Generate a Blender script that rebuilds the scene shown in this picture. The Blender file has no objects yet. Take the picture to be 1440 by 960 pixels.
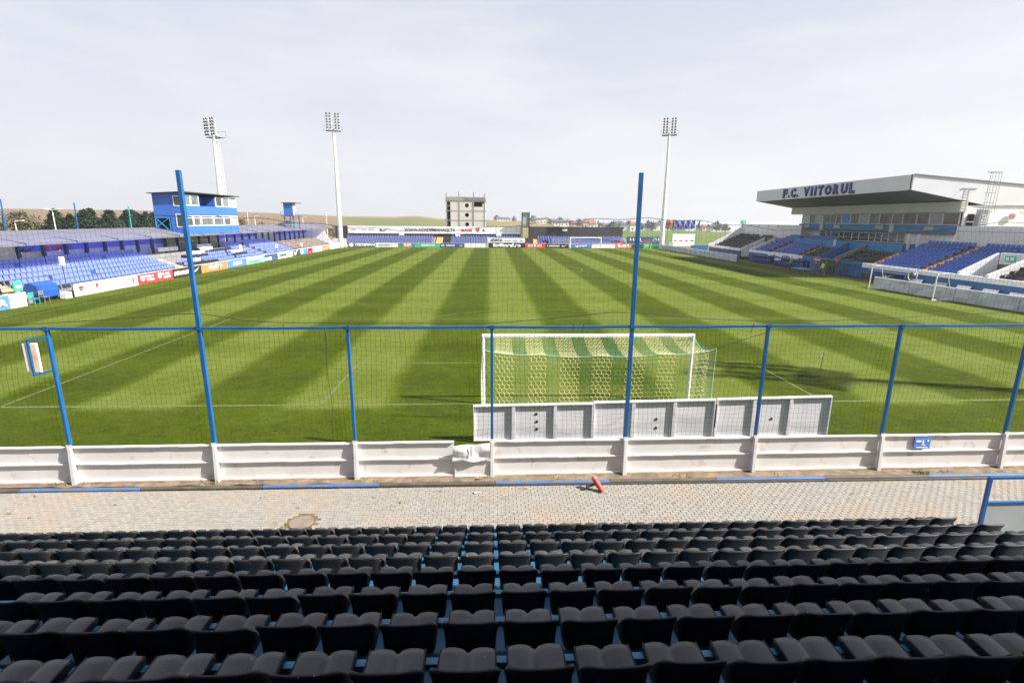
import bpy, bmesh, math, random
from mathutils import Vector, Matrix
R = random.Random(7)
scene = bpy.context.scene
col = scene.collection

# ------------------------------------------------------------------ camera
F, PIT, YAW, ROL, H = 729.9, 0.23043, 0.04184, 0.00705, 6.458
cam_d = bpy.data.cameras.new('camera'); cam = bpy.data.objects.new('camera', cam_d); col.objects.link(cam)
scene.camera = cam
cam_d.sensor_width = 36.0; cam_d.lens = F / 1440 * 36.0
cam_d.clip_start = 0.05; cam_d.clip_end = 60000
fw = Vector((math.sin(YAW)*math.cos(PIT), math.cos(YAW)*math.cos(PIT), -math.sin(PIT)))
rt = Vector((math.cos(YAW), -math.sin(YAW), 0)); up = rt.cross(fw)
r2 = rt*math.cos(ROL)+up*math.sin(ROL); u2 = up*math.cos(ROL)-rt*math.sin(ROL)
m3 = Matrix((r2, u2, -fw)).transposed()
cam.matrix_world = Matrix.Translation((0, 0, H)) @ m3.to_4x4()

# ------------------------------------------------------------------ light
SUN = Vector((1.2, -0.34, 1.0)).normalized()
sd = bpy.data.lights.new('sun', 'SUN'); so = bpy.data.objects.new('sun', sd); col.objects.link(so)
sd.energy = 5.0; sd.angle = math.radians(0.5); sd.color = (1.0, 0.955, 0.885)
so.rotation_euler = SUN.to_track_quat('Z', 'Y').to_euler(); so.location = (60, -20, 60)
w = bpy.data.worlds.new('World'); scene.world = w; w.use_nodes = True
nt = w.node_tree; nt.nodes.clear()
N = nt.nodes.new; LK = nt.links.new
sky = N('ShaderNodeTexSky'); sky.sky_type = 'NISHITA'; sky.sun_disc = False
sky.sun_elevation = math.asin(SUN.z); sky.sun_rotation = math.atan2(SUN.x, SUN.y)
sky.air_density = 1.0; sky.dust_density = 2.5; sky.ozone_density = 1.0
bg1 = N('ShaderNodeBackground'); bg1.inputs[1].default_value = 0.06
LK(sky.outputs[0], bg1.inputs[0])
# thin high cloud veil: pale, soft streaks, a little greyer towards the zenith
tc = N('ShaderNodeTexCoord'); sep = N('ShaderNodeSeparateXYZ'); LK(tc.outputs['Generated'], sep.inputs[0])
mp = N('ShaderNodeMapping'); mp.inputs['Scale'].default_value = (1.1, 1.1, 4.5); mp.inputs['Rotation'].default_value = (0.25, 0.1, 0.5)
LK(tc.outputs['Generated'], mp.inputs[0])
nz = N('ShaderNodeTexNoise'); nz.inputs['Scale'].default_value = 1.6; nz.inputs['Detail'].default_value = 6; nz.inputs['Roughness'].default_value = .55
LK(mp.outputs[0], nz.inputs['Vector'])
cr = N('ShaderNodeValToRGB')
cr.color_ramp.elements[0].position = 0.0; cr.color_ramp.elements[0].color = (.88, .885, .905, 1)
cr.color_ramp.elements[1].position = 0.75; cr.color_ramp.elements[1].color = (.53, .585, .80, 1)
e = cr.color_ramp.elements.new(0.18); e.color = (.81, .83, .91, 1)
LK(sep.outputs['Z'], cr.inputs[0])
mx = N('ShaderNodeMixRGB'); mx.inputs[2].default_value = (.96, .96, .97, 1)
mr = N('ShaderNodeMapRange'); mr.inputs['From Min'].default_value = .44; mr.inputs['From Max'].default_value = .66
mr.inputs['To Min'].default_value = 0; mr.inputs['To Max'].default_value = .8
LK(nz.outputs['Fac'], mr.inputs['Value']); LK(mr.outputs[0], mx.inputs[0]); LK(cr.outputs[0], mx.inputs[1])
bg2 = N('ShaderNodeBackground'); bg2.inputs[1].default_value = .43
LK(mx.outputs[0], bg2.inputs[0])
ms = N('ShaderNodeMixShader'); ms.inputs[0].default_value = .86
wo = N('ShaderNodeOutputWorld'); LK(bg1.outputs[0], ms.inputs[1]); LK(bg2.outputs[0], ms.inputs[2]); LK(ms.outputs[0], wo.inputs[0])
vs = scene.view_settings; vs.view_transform = 'Standard'; vs.look = 'None'; vs.gamma = 1; vs.use_curve_mapping = False
vs.exposure = 1.26

# ------------------------------------------------------------------ materials
def mat(name, c, rough=.6, var=.12, scale=2.0, metal=0., bump=0., spec=.5, wear=None, wscale=3., wlo=.6, whi=.75, detail=5):
    m = bpy.data.materials.new(name); m.use_nodes = True
    t = m.node_tree; n = t.nodes; p = n['Principled BSDF']
    p.inputs['Roughness'].default_value = rough; p.inputs['Metallic'].default_value = metal
    p.inputs['Specular IOR Level'].default_value = spec
    tcn = n.new('ShaderNodeTexCoord'); nn = n.new('ShaderNodeTexNoise'); nn.inputs['Scale'].default_value = scale; nn.inputs['Detail'].default_value = detail
    t.links.new(tcn.outputs['Object'], nn.inputs['Vector'])
    r = n.new('ShaderNodeValToRGB')
    r.color_ramp.elements[0].position = .3; r.color_ramp.elements[1].position = .7
    r.color_ramp.elements[0].color = tuple(max(0, x*(1-var)) for x in c)+(1,)
    r.color_ramp.elements[1].color = tuple(min(1, x*(1+var)) for x in c)+(1,)
    t.links.new(nn.outputs['Fac'], r.inputs[0])
    out = r.outputs[0]
    if wear:
        n2 = n.new('ShaderNodeTexNoise'); n2.inputs['Scale'].default_value = wscale; n2.inputs['Detail'].default_value = 8; n2.inputs['Roughness'].default_value = .65
        t.links.new(tcn.outputs['Object'], n2.inputs['Vector'])
        rr = n.new('ShaderNodeMapRange'); rr.inputs['From Min'].default_value = wlo; rr.inputs['From Max'].default_value = whi
        t.links.new(n2.outputs['Fac'], rr.inputs['Value'])
        mm = n.new('ShaderNodeMixRGB'); mm.inputs[2].default_value = wear+(1,)
        t.links.new(rr.outputs[0], mm.inputs[0]); t.links.new(out, mm.inputs[1]); out = mm.outputs[0]
    t.links.new(out, p.inputs['Base Color'])
    if bump:
        b = n.new('ShaderNodeBump'); b.inputs['Strength'].default_value = bump; b.inputs['Distance'].default_value = .02
        t.links.new(nn.outputs['Fac'], b.inputs['Height']); t.links.new(b.outputs[0], p.inputs['Normal'])
    return m
RUST = (.30, .15, .08)
M = {}
def dm(k, *a, **kw): M[k] = mat(k, *a, **kw)
dm('fence_blue', (.012, .10, .27), .4, .15, 3, wear=(.05, .12, .24), wlo=.60)
dm('wall_white', (.66, .635, .615), .55, .07, 1.5, wear=(.40, .26, .17), wscale=3.2, wlo=.57, whi=.78)
dm('board_white', (.68, .67, .70), .5, .05, 1.5, wear=(.42, .38, .36), wlo=.60, whi=.85)
dm('rust', (.33, .20, .13), .85, .4, 6)
dm('net_dark', (.035, .05, .045), .8, .2, 2)
dm('rope_dark', (.02, .025, .02), .8, .2, 2)
dm('white_paint', (.80, .80, .79), .4, .04, 1.5)
dm('mast_white', (.78, .78, .78), .45, .05, .6)
dm('net_yellow', (.78, .76, .45), .7, .08, 2)
dm('net_green', (.10, .36, .27), .7, .15, 2)
dm('net_white', (.75, .77, .72), .7, .08, 2)
dm('net_pale', (.5, .55, .5), .7, .08, 2)
dm('paver', (.262, .242, .212), .85, .18, 1.1, bump=.3, wear=(.22, .155, .10), wscale=1.1, wlo=.56, whi=.80)
dm('paver_bed', (.13, .105, .08), .95, .3, 20)
dm('soil', (.18, .13, .085), .95, .4, 4, bump=.5, wear=(.08, .09, .035), wscale=1.5, wlo=.52)
dm('kerb_blue', (.05, .12, .28), .65, .2, 2, wear=(.12, .12, .115), wscale=6, wlo=.50, whi=.62)
dm('kerb_grey', (.075, .068, .055), .7, .3, 3)
dm('deck_blue', (.022, .10, .19), .5, .22, 2.5, wear=(.05, .07, .09), wscale=3, wlo=.5)
dm('beam_blue', (.05, .26, .46), .45, .15, 3)
dm('concrete', (.20, .195, .185), .85, .15, .7, bump=.2)
dm('concrete_dark', (.20, .19, .17), .9, .2, .8)
dm('concrete_new', (.56, .54, .50), .9, .08, .25)
dm('frame_concrete', (.27, .265, .24), .9, .2, .3)
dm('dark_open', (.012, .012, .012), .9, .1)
dm('clad_white', (.70, .69, .68), .6, .07, .4, spec=.3, wear=(.48, .46, .42), wscale=.9, wlo=.58)
dm('fascia_white', (.62, .63, .64), .6, .04, .4, spec=.3)
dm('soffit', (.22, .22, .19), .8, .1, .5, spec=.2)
dm('render_cream', (.55, .55, .48), .75, .06, .6)
dm('letter_blue', (.035, .03, .20), .5, .1)
dm('band_blue', (.01, .16, .36), .45, .12, .8)
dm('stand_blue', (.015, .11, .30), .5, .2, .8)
dm('stand_blue_dark', (.02, .055, .16), .6, .2, .8)  # dark blue; on dugouts and far front walls it carries the roof shade
dm('seat_blue', (.020, .085, .36), .4, .15, .6)
dm('seat_blue_pale', (.145, .20, .57), .4, .16, .9)  # blue paled to put sun gloss into the left stand's seat colour
dm('seat_blue_far', (.11, .14, .36), .5, .3, 1.5)
dm('seat_black', (.016, .017, .016), .5, .3, 1.5, spec=.3)
dm('step_orange', (.85, .40, .06), .7, .12, 1.0)
dm('step_orange_pale', (.85, .47, .22), .7, .12, 1.0)
dm('glass_dark', (.05, .06, .065), .08, .5, .35, spec=.8)
dm('glass_pale', (.12, .135, .14), .3, .5, .5, spec=.4)
dm('glass_bright', (.34, .37, .40), .3, .3, .5, spec=.4)
dm('curtain', (.42, .43, .40), .8, .15, 1.0)
dm('cabin_blue', (.04, .14, .50), .5, .08, .7)
dm('banner_blue', (.10, .12, .75), .5, .35, .35)
dm('wall_lavender', (.42, .43, .72), .7, .1, .5)
dm('wall_grey', (.42, .42, .36), .8, .12, .5)
dm('roof_sheet', (.20, .20, .23), .6, .12, .5, spec=.3)
dm('steel', (.20, .21, .22), .5, .1, 2, metal=.3)
dm('steel_dark', (.05, .055, .06), .5, .2, 2)
dm('foil', (.50, .52, .56), .42, .16, .9, metal=.1, bump=.2)
dm('padding_white', (.80, .80, .80), .5, .04)
dm('black', (.018, .02, .02), .6, .2)
dm('black_net', (.045, .042, .042), .85, .3, .3)
dm('red', (.70, .045, .05), .5, .08)
dm('orange', (.82, .22, .09), .5, .06)
dm('sponsor_blue', (.08, .22, .62), .5, .06)
dm('sponsor_navy', (.05, .09, .20), .5, .1)
dm('sponsor_green', (.05, .50, .24), .5, .06)
dm('sponsor_pale_green', (.25, .70, .40), .5, .06)
dm('sponsor_teal', (.02, .30, .28), .5, .06)
dm('dark_green', (.02, .06, .03), .6, .2)
dm('brown', (.35, .18, .10), .6, .2)
dm('print_white', (.85, .85, .85), .5, .02)
dm('print_black', (.02, .02, .02), .5, .1)
dm('print_red', (.65, .05, .05), .5, .1)
dm('print_blue', (.05, .10, .45), .5, .1)
dm('print_grey', (.45, .45, .48), .5, .1)
dm('lamp_lens', (.10, .11, .12), .15, .3, 4, spec=.8)
dm('bark', (.09, .065, .045), .9, .3, 5)
dm('leaf_conifer', (.022, .042, .018), .8, .55, .35)
dm('leaf_olive', (.085, .085, .035), .8, .45, .35)
dm('leaf_far', (.05, .065, .035), .9, .4, .1)
dm('house_white', (.72, .70, .66), .8, .08, .2)
dm('house_pink', (.66, .42, .36), .8, .08, .2)
dm('roof_red', (.24, .11, .09), .8, .2, .3)
dm('roof_grey', (.09, .09, .10), .8, .2, .3)
dm('skin', (.5, .3, .22), .6, .1)
dm('vest_yellow', (.55, .80, .05), .6, .05)
dm('red_metal', (.42, .05, .035), .5, .2, 6, wear=(.20, .06, .04), wscale=9)
dm('panel_pale', (.36, .40, .40), .4, .1, 2)
dm('cyan_cloth', (.05, .35, .42), .6, .1)
dm('tarp_blue', (.012, .07, .33), .35, .3, 1.2, bump=.3)
dm('manhole', (.215, .165, .135), .85, .18, 4, bump=.4, wear=(.12, .09, .06), wscale=6, wlo=.5)
dm('terrace_brown', (.16, .12, .10), .9, .3, .5)
dm('terrace_pale', (.42, .40, .38), .8, .1, .5)
dm('tile_flag', (.07, .08, .38), .6, .2)
dm('tuft', (.10, .15, .03), .8, .3, 5)
dm('sea', (.30, .33, .38), .5, .08, .002)

def grass_material():
    m = bpy.data.materials.new('mown_grass'); m.use_nodes = True
    t = m.node_tree; n = t.nodes; L = t.links.new; p = n['Principled BSDF']
    p.inputs['Roughness'].default_value = 1.0; p.inputs['Specular IOR Level'].default_value = .04
    g = n.new('ShaderNodeNewGeometry'); s = n.new('ShaderNodeSeparateXYZ'); L(g.outputs['Position'], s.inputs[0])
    def mth(op, a, b=None, c=None):
        k = n.new('ShaderNodeMath'); k.operation = op
        for i, v in enumerate((a, b, c)):
            if v is None: continue
            if isinstance(v, (int, float)): k.inputs[i].default_value = v
            else: L(v, k.inputs[i])
        return k.outputs[0]
    def noise(scale, detail=5, rough=.5, vec=None):
        k = n.new('ShaderNodeTexNoise'); k.inputs['Scale'].default_value = scale; k.inputs['Detail'].default_value = detail; k.inputs['Roughness'].default_value = rough
        L(vec or g.outputs['Position'], k.inputs['Vector']); return k.outputs['Fac']
    wob = mth('MULTIPLY', mth('SUBTRACT', noise(.35, 4), .5), .35)
    wob2 = mth('MULTIPLY', mth('SUBTRACT', noise(6., 5, .7), .5), .35)
    x = mth('ADD', mth('ADD', s.outputs['X'], wob), wob2)
    ph = mth('MULTIPLY', mth('ADD', x, .2), math.pi/3.55)
    st = mth('SINE', ph)                       # >0 light, <0 dark
    st = mth('MULTIPLY', st, 3.6); st = mth('MINIMUM', mth('MAXIMUM', st, -1), 1)
    # stripes stop at the goal lines and touchlines
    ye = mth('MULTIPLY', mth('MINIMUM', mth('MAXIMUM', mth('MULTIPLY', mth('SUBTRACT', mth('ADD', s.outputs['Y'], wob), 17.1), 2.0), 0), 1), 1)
    yb = mth('MINIMUM', mth('MAXIMUM', mth('SUBTRACT', 123.0, s.outputs['Y']), 0), 1)
    xe = mth('MINIMUM', mth('MAXIMUM', mth('SUBTRACT', 35.6, mth('ABSOLUTE', mth('SUBTRACT', s.outputs['X'], 3.1))), 0), 1)
    st = mth('MULTIPLY', mth('MULTIPLY', st, ye), mth('MULTIPLY', yb, xe))
    # faint cross mowing
    cy = mth('MULTIPLY', mth('SINE', mth('MULTIPLY', mth('ADD', s.outputs['Y'], wob), math.pi/2.75)), .20)
    st = mth('MULTIPLY', st, .85)
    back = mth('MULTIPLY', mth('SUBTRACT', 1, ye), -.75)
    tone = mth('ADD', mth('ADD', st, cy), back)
    tone = mth('ADD', tone, mth('MULTIPLY', mth('SUBTRACT', noise(.22, 6, .6), .5), 1.6))
    tone = mth('ADD', tone, mth('MULTIPLY', mth('SUBTRACT', noise(1.7, 6, .65), .5), 2.6))
    tone = mth('ADD', tone, mth('MULTIPLY', mth('SUBTRACT', noise(9., 5, .7), .5), 4.2))
    tone = mth('ADD', tone, mth('MULTIPLY', mth('SUBTRACT', noise(30., 4, .75), .5), 5.5))
    fac = mth('MINIMUM', mth('MAXIMUM', mth('ADD', mth('MULTIPLY', tone, .30), .5), 0), 1)
    r = n.new('ShaderNodeValToRGB'); L(fac, r.inputs[0])
    r.color_ramp.elements[0].color = (.026, .042, .0015, 1)
    r.color_ramp.elements[1].color = (.126, .154, .033, 1)
    e = r.color_ramp.elements.new(.5); e.color = (.066, .088, .0050, 1)
    # yellowed / worn patches
    wn = mth('MINIMUM', mth('MAXIMUM', mth('MULTIPLY', mth('SUBTRACT', noise(1.1, 9, .75), .62), 6), 0), .35)
    mxx = n.new('ShaderNodeMixRGB'); L(wn, mxx.inputs[0]); L(r.outputs[0], mxx.inputs[1]); mxx.inputs[2].default_value = (.20, .17, .035, 1)
    # trampled goalmouth
    gx_ = mth('DIVIDE', mth('SUBTRACT', s.outputs['X'], 3.4), 3.4); gy_ = mth('DIVIDE', mth('SUBTRACT', s.outputs['Y'], 18.9), 1.3)
    gr = mth('SUBTRACT', 1, mth('ADD', mth('MULTIPLY', gx_, gx_), mth('MULTIPLY', gy_, gy_)))
    gm_ = mth('MULTIPLY', mth('MINIMUM', mth('MAXIMUM', gr, 0), 1), mth('MINIMUM', mth('MAXIMUM', mth('MULTIPLY', mth('SUBTRACT', noise(3.2, 8, .75), .46), 5), 0), .7))
    mg = n.new('ShaderNodeMixRGB'); L(gm_, mg.inputs[0]); L(mxx.outputs[0], mg.inputs[1]); mg.inputs[2].default_value = (.15, .125, .03, 1); mxx = mg
    # scuffed strip behind the goal line
    dy = mth('ABSOLUTE', mth('SUBTRACT', s.outputs['Y'], 15.9))
    sc = mth('MINIMUM', mth('MAXIMUM', mth('MULTIPLY', mth('SUBTRACT', noise(2.2, 8, .75), .63), 9), 0), 1)
    sc = mth('MULTIPLY', sc, mth('MINIMUM', mth('MAXIMUM', mth('SUBTRACT', 1.3, dy), 0), .6))
    m2 = n.new('ShaderNodeMixRGB'); L(sc, m2.inputs[0]); L(mxx.outputs[0], m2.inputs[1]); m2.inputs[2].default_value = (.05, .05, .015, 1)
    L(m2.outputs[0], p.inputs['Base Color'])
    b = n.new('ShaderNodeBump'); b.inputs['Strength'].default_value = .35; b.inputs['Distance'].default_value = .03
    L(noise(26., 4, .7), b.inputs['Height']); L(b.outputs[0], p.inputs['Normal'])
    return m
def translucent_roof():
    m = bpy.data.materials.new('translucent_sheet'); m.use_nodes = True; t = m.node_tree; n = t.nodes; p = n['Principled BSDF']
    p.inputs['Base Color'].default_value = (.21, .21, .25, 1); p.inputs['Roughness'].default_value = .6
    g = n.new('ShaderNodeNewGeometry'); k = n.new('ShaderNodeTexNoise'); k.inputs['Scale'].default_value = .8; k.inputs['Detail'].default_value = 6; t.links.new(g.outputs['Position'], k.inputs['Vector'])
    r = n.new('ShaderNodeValToRGB'); r.color_ramp.elements[0].color = (.17, .165, .16, 1); r.color_ramp.elements[1].color = (.29, .28, .275, 1); t.links.new(k.outputs['Fac'], r.inputs[0]); t.links.new(r.outputs[0], p.inputs['Base Color'])
    q = n.new('ShaderNodeBsdfTranslucent'); q.inputs[0].default_value = (.60, .62, 1.0, 1); x = n.new('ShaderNodeMixShader'); x.inputs[0].default_value = .45
    t.links.new(p.outputs[0], x.inputs[1]); t.links.new(q.outputs[0], x.inputs[2]); t.links.new(x.outputs[0], n['Material Output'].inputs[0]); return m
M['roof_translucent'] = translucent_roof()
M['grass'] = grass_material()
def line_material():
    m = bpy.data.materials.new('chalk_line'); m.use_nodes = True
    t = m.node_tree; n = t.nodes; L = t.links.new; p = n['Principled BSDF']; p.inputs['Roughness'].default_value = .9
    g = n.new('ShaderNodeNewGeometry'); k = n.new('ShaderNodeTexNoise'); k.inputs['Scale'].default_value = 5; k.inputs['Detail'].default_value = 8; k.inputs['Roughness'].default_value = .7
    L(g.outputs['Position'], k.inputs['Vector'])
    r = n.new('ShaderNodeValToRGB'); L(k.outputs['Fac'], r.inputs[0])
    r.color_ramp.elements[0].position = .36; r.color_ramp.elements[0].color = (.072, .095, .010, 1)
    r.color_ramp.elements[1].position = .68; r.color_ramp.elements[1].color = (.135, .16, .055, 1)
    L(r.outputs[0], p.inputs['Base Color']); return m
M['line'] = line_material()
def paver_material():
    m = bpy.data.materials.new('paver_blocks'); m.use_nodes = True; t = m.node_tree; n = t.nodes; L = t.links.new; p = n['Principled BSDF']; p.inputs['Roughness'].default_value = .9
    g = n.new('ShaderNodeNewGeometry')
    mp = n.new('ShaderNodeVectorMath'); mp.operation = 'DIVIDE'; mp.inputs[1].default_value = (.091, .0925, 10); L(g.outputs['Position'], mp.inputs[0])
    fl = n.new('ShaderNodeVectorMath'); fl.operation = 'FLOOR'; L(mp.outputs[0], fl.inputs[0])
    wn = n.new('ShaderNodeTexWhiteNoise'); L(fl.outputs[0], wn.inputs['Vector'])
    def noise(sc, d=6, r=.6):
        k = n.new('ShaderNodeTexNoise'); k.inputs['Scale'].default_value = sc; k.inputs['Detail'].default_value = d; k.inputs['Roughness'].default_value = r; L(g.outputs['Position'], k.inputs['Vector']); return k.outputs['Fac']
    def mix(f, a, b):
        k = n.new('ShaderNodeMixRGB')
        for i, v in enumerate((f, a, b)):
            if isinstance(v, tuple): k.inputs[i].default_value = v+(1,)
            elif isinstance(v, float): k.inputs[i].default_value = v
            else: L(v, k.inputs[i])
        return k.outputs[0]
    def rng(v, a, b, c, d):
        k = n.new('ShaderNodeMapRange'); k.inputs[1].default_value = a; k.inputs[2].default_value = b; k.inputs[3].default_value = c; k.inputs[4].default_value = d; L(v, k.inputs[0]); return k.outputs[0]
    c = mix(wn.outputs['Value'], (.225, .208, .182), (.30, .278, .246))
    c = mix(rng(noise(40), .3, .7, 0, .35), c, (.17, .155, .13))
    c = mix(rng(noise(.55), .5, .68, 0, .75), c, (.29, .225, .165))
    c = mix(rng(noise(1.4, 9, .7), .60, .72, 0, .6), c, (.15, .10, .06))
    c = mix(rng(noise(3.1, 9, .7), .66, .74, 0, .7), c, (.09, .075, .05))
    L(c, p.inputs['Base Color'])
    b = n.new('ShaderNodeBump'); b.inputs['Strength'].default_value = .3; b.inputs['Distance'].default_value = .01; L(noise(60), b.inputs['Height']); L(b.outputs[0], p.inputs['Normal'])
    return m
M['paver'] = paver_material()
def seat_material():
    m = bpy.data.materials.new('black_seat_plastic'); m.use_nodes = True
    t = m.node_tree; n = t.nodes; L = t.links.new; p = n['Principled BSDF']
    tcn = n.new('ShaderNodeTexCoord'); oi = n.new('ShaderNodeObjectInfo')
    ad = n.new('ShaderNodeVectorMath'); ad.operation = 'ADD'; L(tcn.outputs['Object'], ad.inputs[0]); L(oi.outputs['Location'], ad.inputs[1])
    k = n.new('ShaderNodeTexNoise'); k.inputs['Scale'].default_value = 5; k.inputs['Detail'].default_value = 8; k.inputs['Roughness'].default_value = .65; L(ad.outputs[0], k.inputs['Vector'])
    r = n.new('ShaderNodeValToRGB'); L(k.outputs['Fac'], r.inputs[0])
    r.color_ramp.elements[0].position = .3; r.color_ramp.elements[0].color = (.006, .0062, .0062, 1)
    r.color_ramp.elements[1].position = .75; r.color_ramp.elements[1].color = (.024, .023, .023, 1)
    # bird droppings: a few white specks on some seats
    v = n.new('ShaderNodeTexNoise'); v.inputs['Scale'].default_value = 34; v.inputs['Detail'].default_value = 2; L(ad.outputs[0], v.inputs['Vector'])
    v2 = n.new('ShaderNodeTexNoise'); v2.inputs['Scale'].default_value = 1.3; v2.inputs['Detail'].default_value = 1; L(ad.outputs[0], v2.inputs['Vector'])
    def mth(op, a, b):
        q = n.new('ShaderNodeMath'); q.operation = op
        for i, x in enumerate((a, b)):
            if isinstance(x, (int, float)): q.inputs[i].default_value = x
            else: L(x, q.inputs[i])
        return q.outputs[0]
    f = mth('MULTIPLY', mth('GREATER_THAN', v.outputs['Fac'], .735), mth('GREATER_THAN', v2.outputs['Fac'], .60))
    mm = n.new('ShaderNodeMixRGB'); L(f, mm.inputs[0]); L(r.outputs[0], mm.inputs[1]); mm.inputs[2].default_value = (.30, .30, .28, 1)
    vv = mth('ADD', mth('MULTIPLY', oi.outputs['Random'], .7), .65); hs = n.new('ShaderNodeHueSaturation'); L(vv, hs.inputs['Value']); L(mm.outputs[0], hs.inputs['Color'])
    L(hs.outputs[0], p.inputs['Base Color'])
    p.inputs['Specular IOR Level'].default_value = .3
    rr = n.new('ShaderNodeMapRange'); rr.inputs['To Min'].default_value = .40; rr.inputs['To Max'].default_value = .6; L(k.outputs['Fac'], rr.inputs['Value']); L(rr.outputs[0], p.inputs['Roughness'])
    return m
M['near_seat'] = seat_material(); M['near_pan'] = seat_material(); M['near_pan'].name = 'black_seat_pan'
M['near_pan'].node_tree.nodes['Principled BSDF'].inputs['Specular IOR Level'].default_value = .5
for nd in M['near_pan'].node_tree.nodes:
    if nd.type == 'MAP_RANGE': nd.inputs['To Min'].default_value = .26; nd.inputs['To Max'].default_value = .5
    if nd.type == 'VALTORGB': nd.color_ramp.elements[0].color = (.028, .027, .027, 1); nd.color_ramp.elements[1].color = (.075, .071, .068, 1)

# ------------------------------------------------------------------ helpers
def tag(o, label=None, cat=None, group=None, kind=None):
    if label: o['label'] = label
    if cat: o['category'] = cat
    if group: o['group'] = group
    if kind: o['kind'] = kind
    return o
def empty(name, loc, label, cat, group=None, rz=0):
    o = bpy.data.objects.new(name, None); col.objects.link(o); o.location = loc; o.rotation_euler = (0, 0, rz)
    o.empty_display_size = .3
    return tag(o, label, cat, group)
class MB:
    def __init__(s): s.v = []; s.f = []; s.mi = []; s.m = 0
    def add(s, vs, fs):
        b = len(s.v); s.v += [tuple(x) for x in vs]; s.f += [tuple(i+b for i in f) for f in fs]; s.mi += [s.m]*len(fs); return s
    def box(s, x0, x1, y0, y1, z0, z1):
        if x0 > x1: x0, x1 = x1, x0
        if y0 > y1: y0, y1 = y1, y0
        return s.add([(x0,y0,z0),(x1,y0,z0),(x1,y1,z0),(x0,y1,z0),(x0,y0,z1),(x1,y0,z1),(x1,y1,z1),(x0,y1,z1)],
                     [(0,3,2,1),(4,5,6,7),(0,1,5,4),(1,2,6,5),(2,3,7,6),(3,0,4,7)])
    def hexa(s, p):   # 8 points, bottom ring then top ring
        return s.add(p, [(0,3,2,1),(4,5,6,7),(0,1,5,4),(1,2,6,5),(2,3,7,6),(3,0,4,7)])
    def tube(s, a, b, r, r2=None, n=8, cap=True):
        a = Vector(a); b = Vector(b); r2 = r if r2 is None else r2
        d = (b-a).normalized(); q = Vector((0,0,1)) if abs(d.z) < .9 else Vector((1,0,0))
        x = d.cross(q).normalized(); y = d.cross(x)
        vs = [a+(x*math.cos(2*math.pi*i/n)+y*math.sin(2*math.pi*i/n))*r for i in range(n)]
        vs += [b+(x*math.cos(2*math.pi*i/n)+y*math.sin(2*math.pi*i/n))*r2 for i in range(n)]
        fs = [(i, i+n, (i+1)%n+n, (i+1)%n) for i in range(n)]
        if cap: fs += [tuple(range(n)), tuple(range(2*n-1, n-1, -1))]
        return s.add(vs, fs)
    def bar(s, a, b, wd, hh=None):      # square bar between two points
        a = Vector(a); b = Vector(b); hh = wd if hh is None else hh
        d = (b-a).normalized(); q = Vector((0,0,1)) if abs(d.z) < .95 else Vector((0,1,0))
        x = d.cross(q).normalized()*(wd/2); y = x.cross(d).normalized()*(hh/2)
        return s.add([a-x-y,a+x-y,a+x+y,a-x+y,b-x-y,b+x-y,b+x+y,b-x+y], [(0,1,2,3),(7,6,5,4),(0,4,5,1),(1,5,6,2),(2,6,7,3),(3,7,4,0)])
    def strand(s, a, b, r):
        return s.tube(a, b, r, n=3, cap=False)
    def prism(s, prof, axis, a, b):     # extrude a polygon profile along 'x','y' or 'z'
        n = len(prof)
        def pt(p, t): return {'x': (t, p[0], p[1]), 'y': (p[0], t, p[1]), 'z': (p[0], p[1], t)}[axis]
        vs = [pt(p, a) for p in prof]+[pt(p, b) for p in prof]
        fs = [(i, (i+1)%n, (i+1)%n+n, i+n) for i in range(n)]+[tuple(range(n-1, -1, -1)), tuple(range(n, 2*n))]
        return s.add(vs, fs)
    def build(s, name, ms, parent=None, smooth=False, kind=None, label=None, bevel=0):
        me = bpy.data.meshes.new(name); me.from_pydata(s.v, [], s.f)
        if not isinstance(ms, (list, tuple)): ms = [ms]
        for m in ms: me.materials.append(M[m] if isinstance(m, str) else m)
        if len(ms) > 1: me.polygons.foreach_set('material_index', s.mi)
        bm = bmesh.new(); bm.from_mesh(me); bmesh.ops.recalc_face_normals(bm, faces=bm.faces)
        if bevel: bmesh.ops.bevel(bm, geom=bm.edges[:], offset=bevel, segments=1, affect='EDGES', clamp_overlap=True)
        bm.to_mesh(me); bm.free()
        if smooth: me.polygons.foreach_set('use_smooth', [True]*len(me.polygons))
        me.update()
        o = bpy.data.objects.new(name, me); col.objects.link(o)
        if parent: link(o, parent)
        if kind: o['kind'] = kind
        if label: o['label'] = label
        return o
def link(o, parent):
    # vertices are in world units when the parent is an unrotated Empty: keep them there
    o.parent = parent
    if parent.type == 'EMPTY' and not parent.get('local'):
        o.location = (-parent.location.x, -parent.location.y, -parent.location.z)
def inst(src, name, parent, loc, rz=0, mesh=None):
    o = bpy.data.objects.new(name, mesh or src.data); col.objects.link(o); o.parent = parent
    pl = parent.location if parent is not None and parent.type == 'EMPTY' and not parent.get('local') else Vector((0, 0, 0))
    o.location = Vector(loc)-Vector(pl); o.rotation_euler = (0, 0, rz); return o
def copy_tree(o, parent=None):
    c = o.copy(); col.objects.link(c); c.parent = parent
    for ch in list(o.children): copy_tree(ch, c)
    return c
def struct(mb, name, m, kind='structure', **k): return mb.build(name, m, None, kind=kind, **k)
def frame(u):   # text frame: local x->u, y->up, z->normal
    u = Vector(u); z = Vector((0,0,1)); n = u.cross(z); return Matrix((u, z, n)).transposed()
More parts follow.
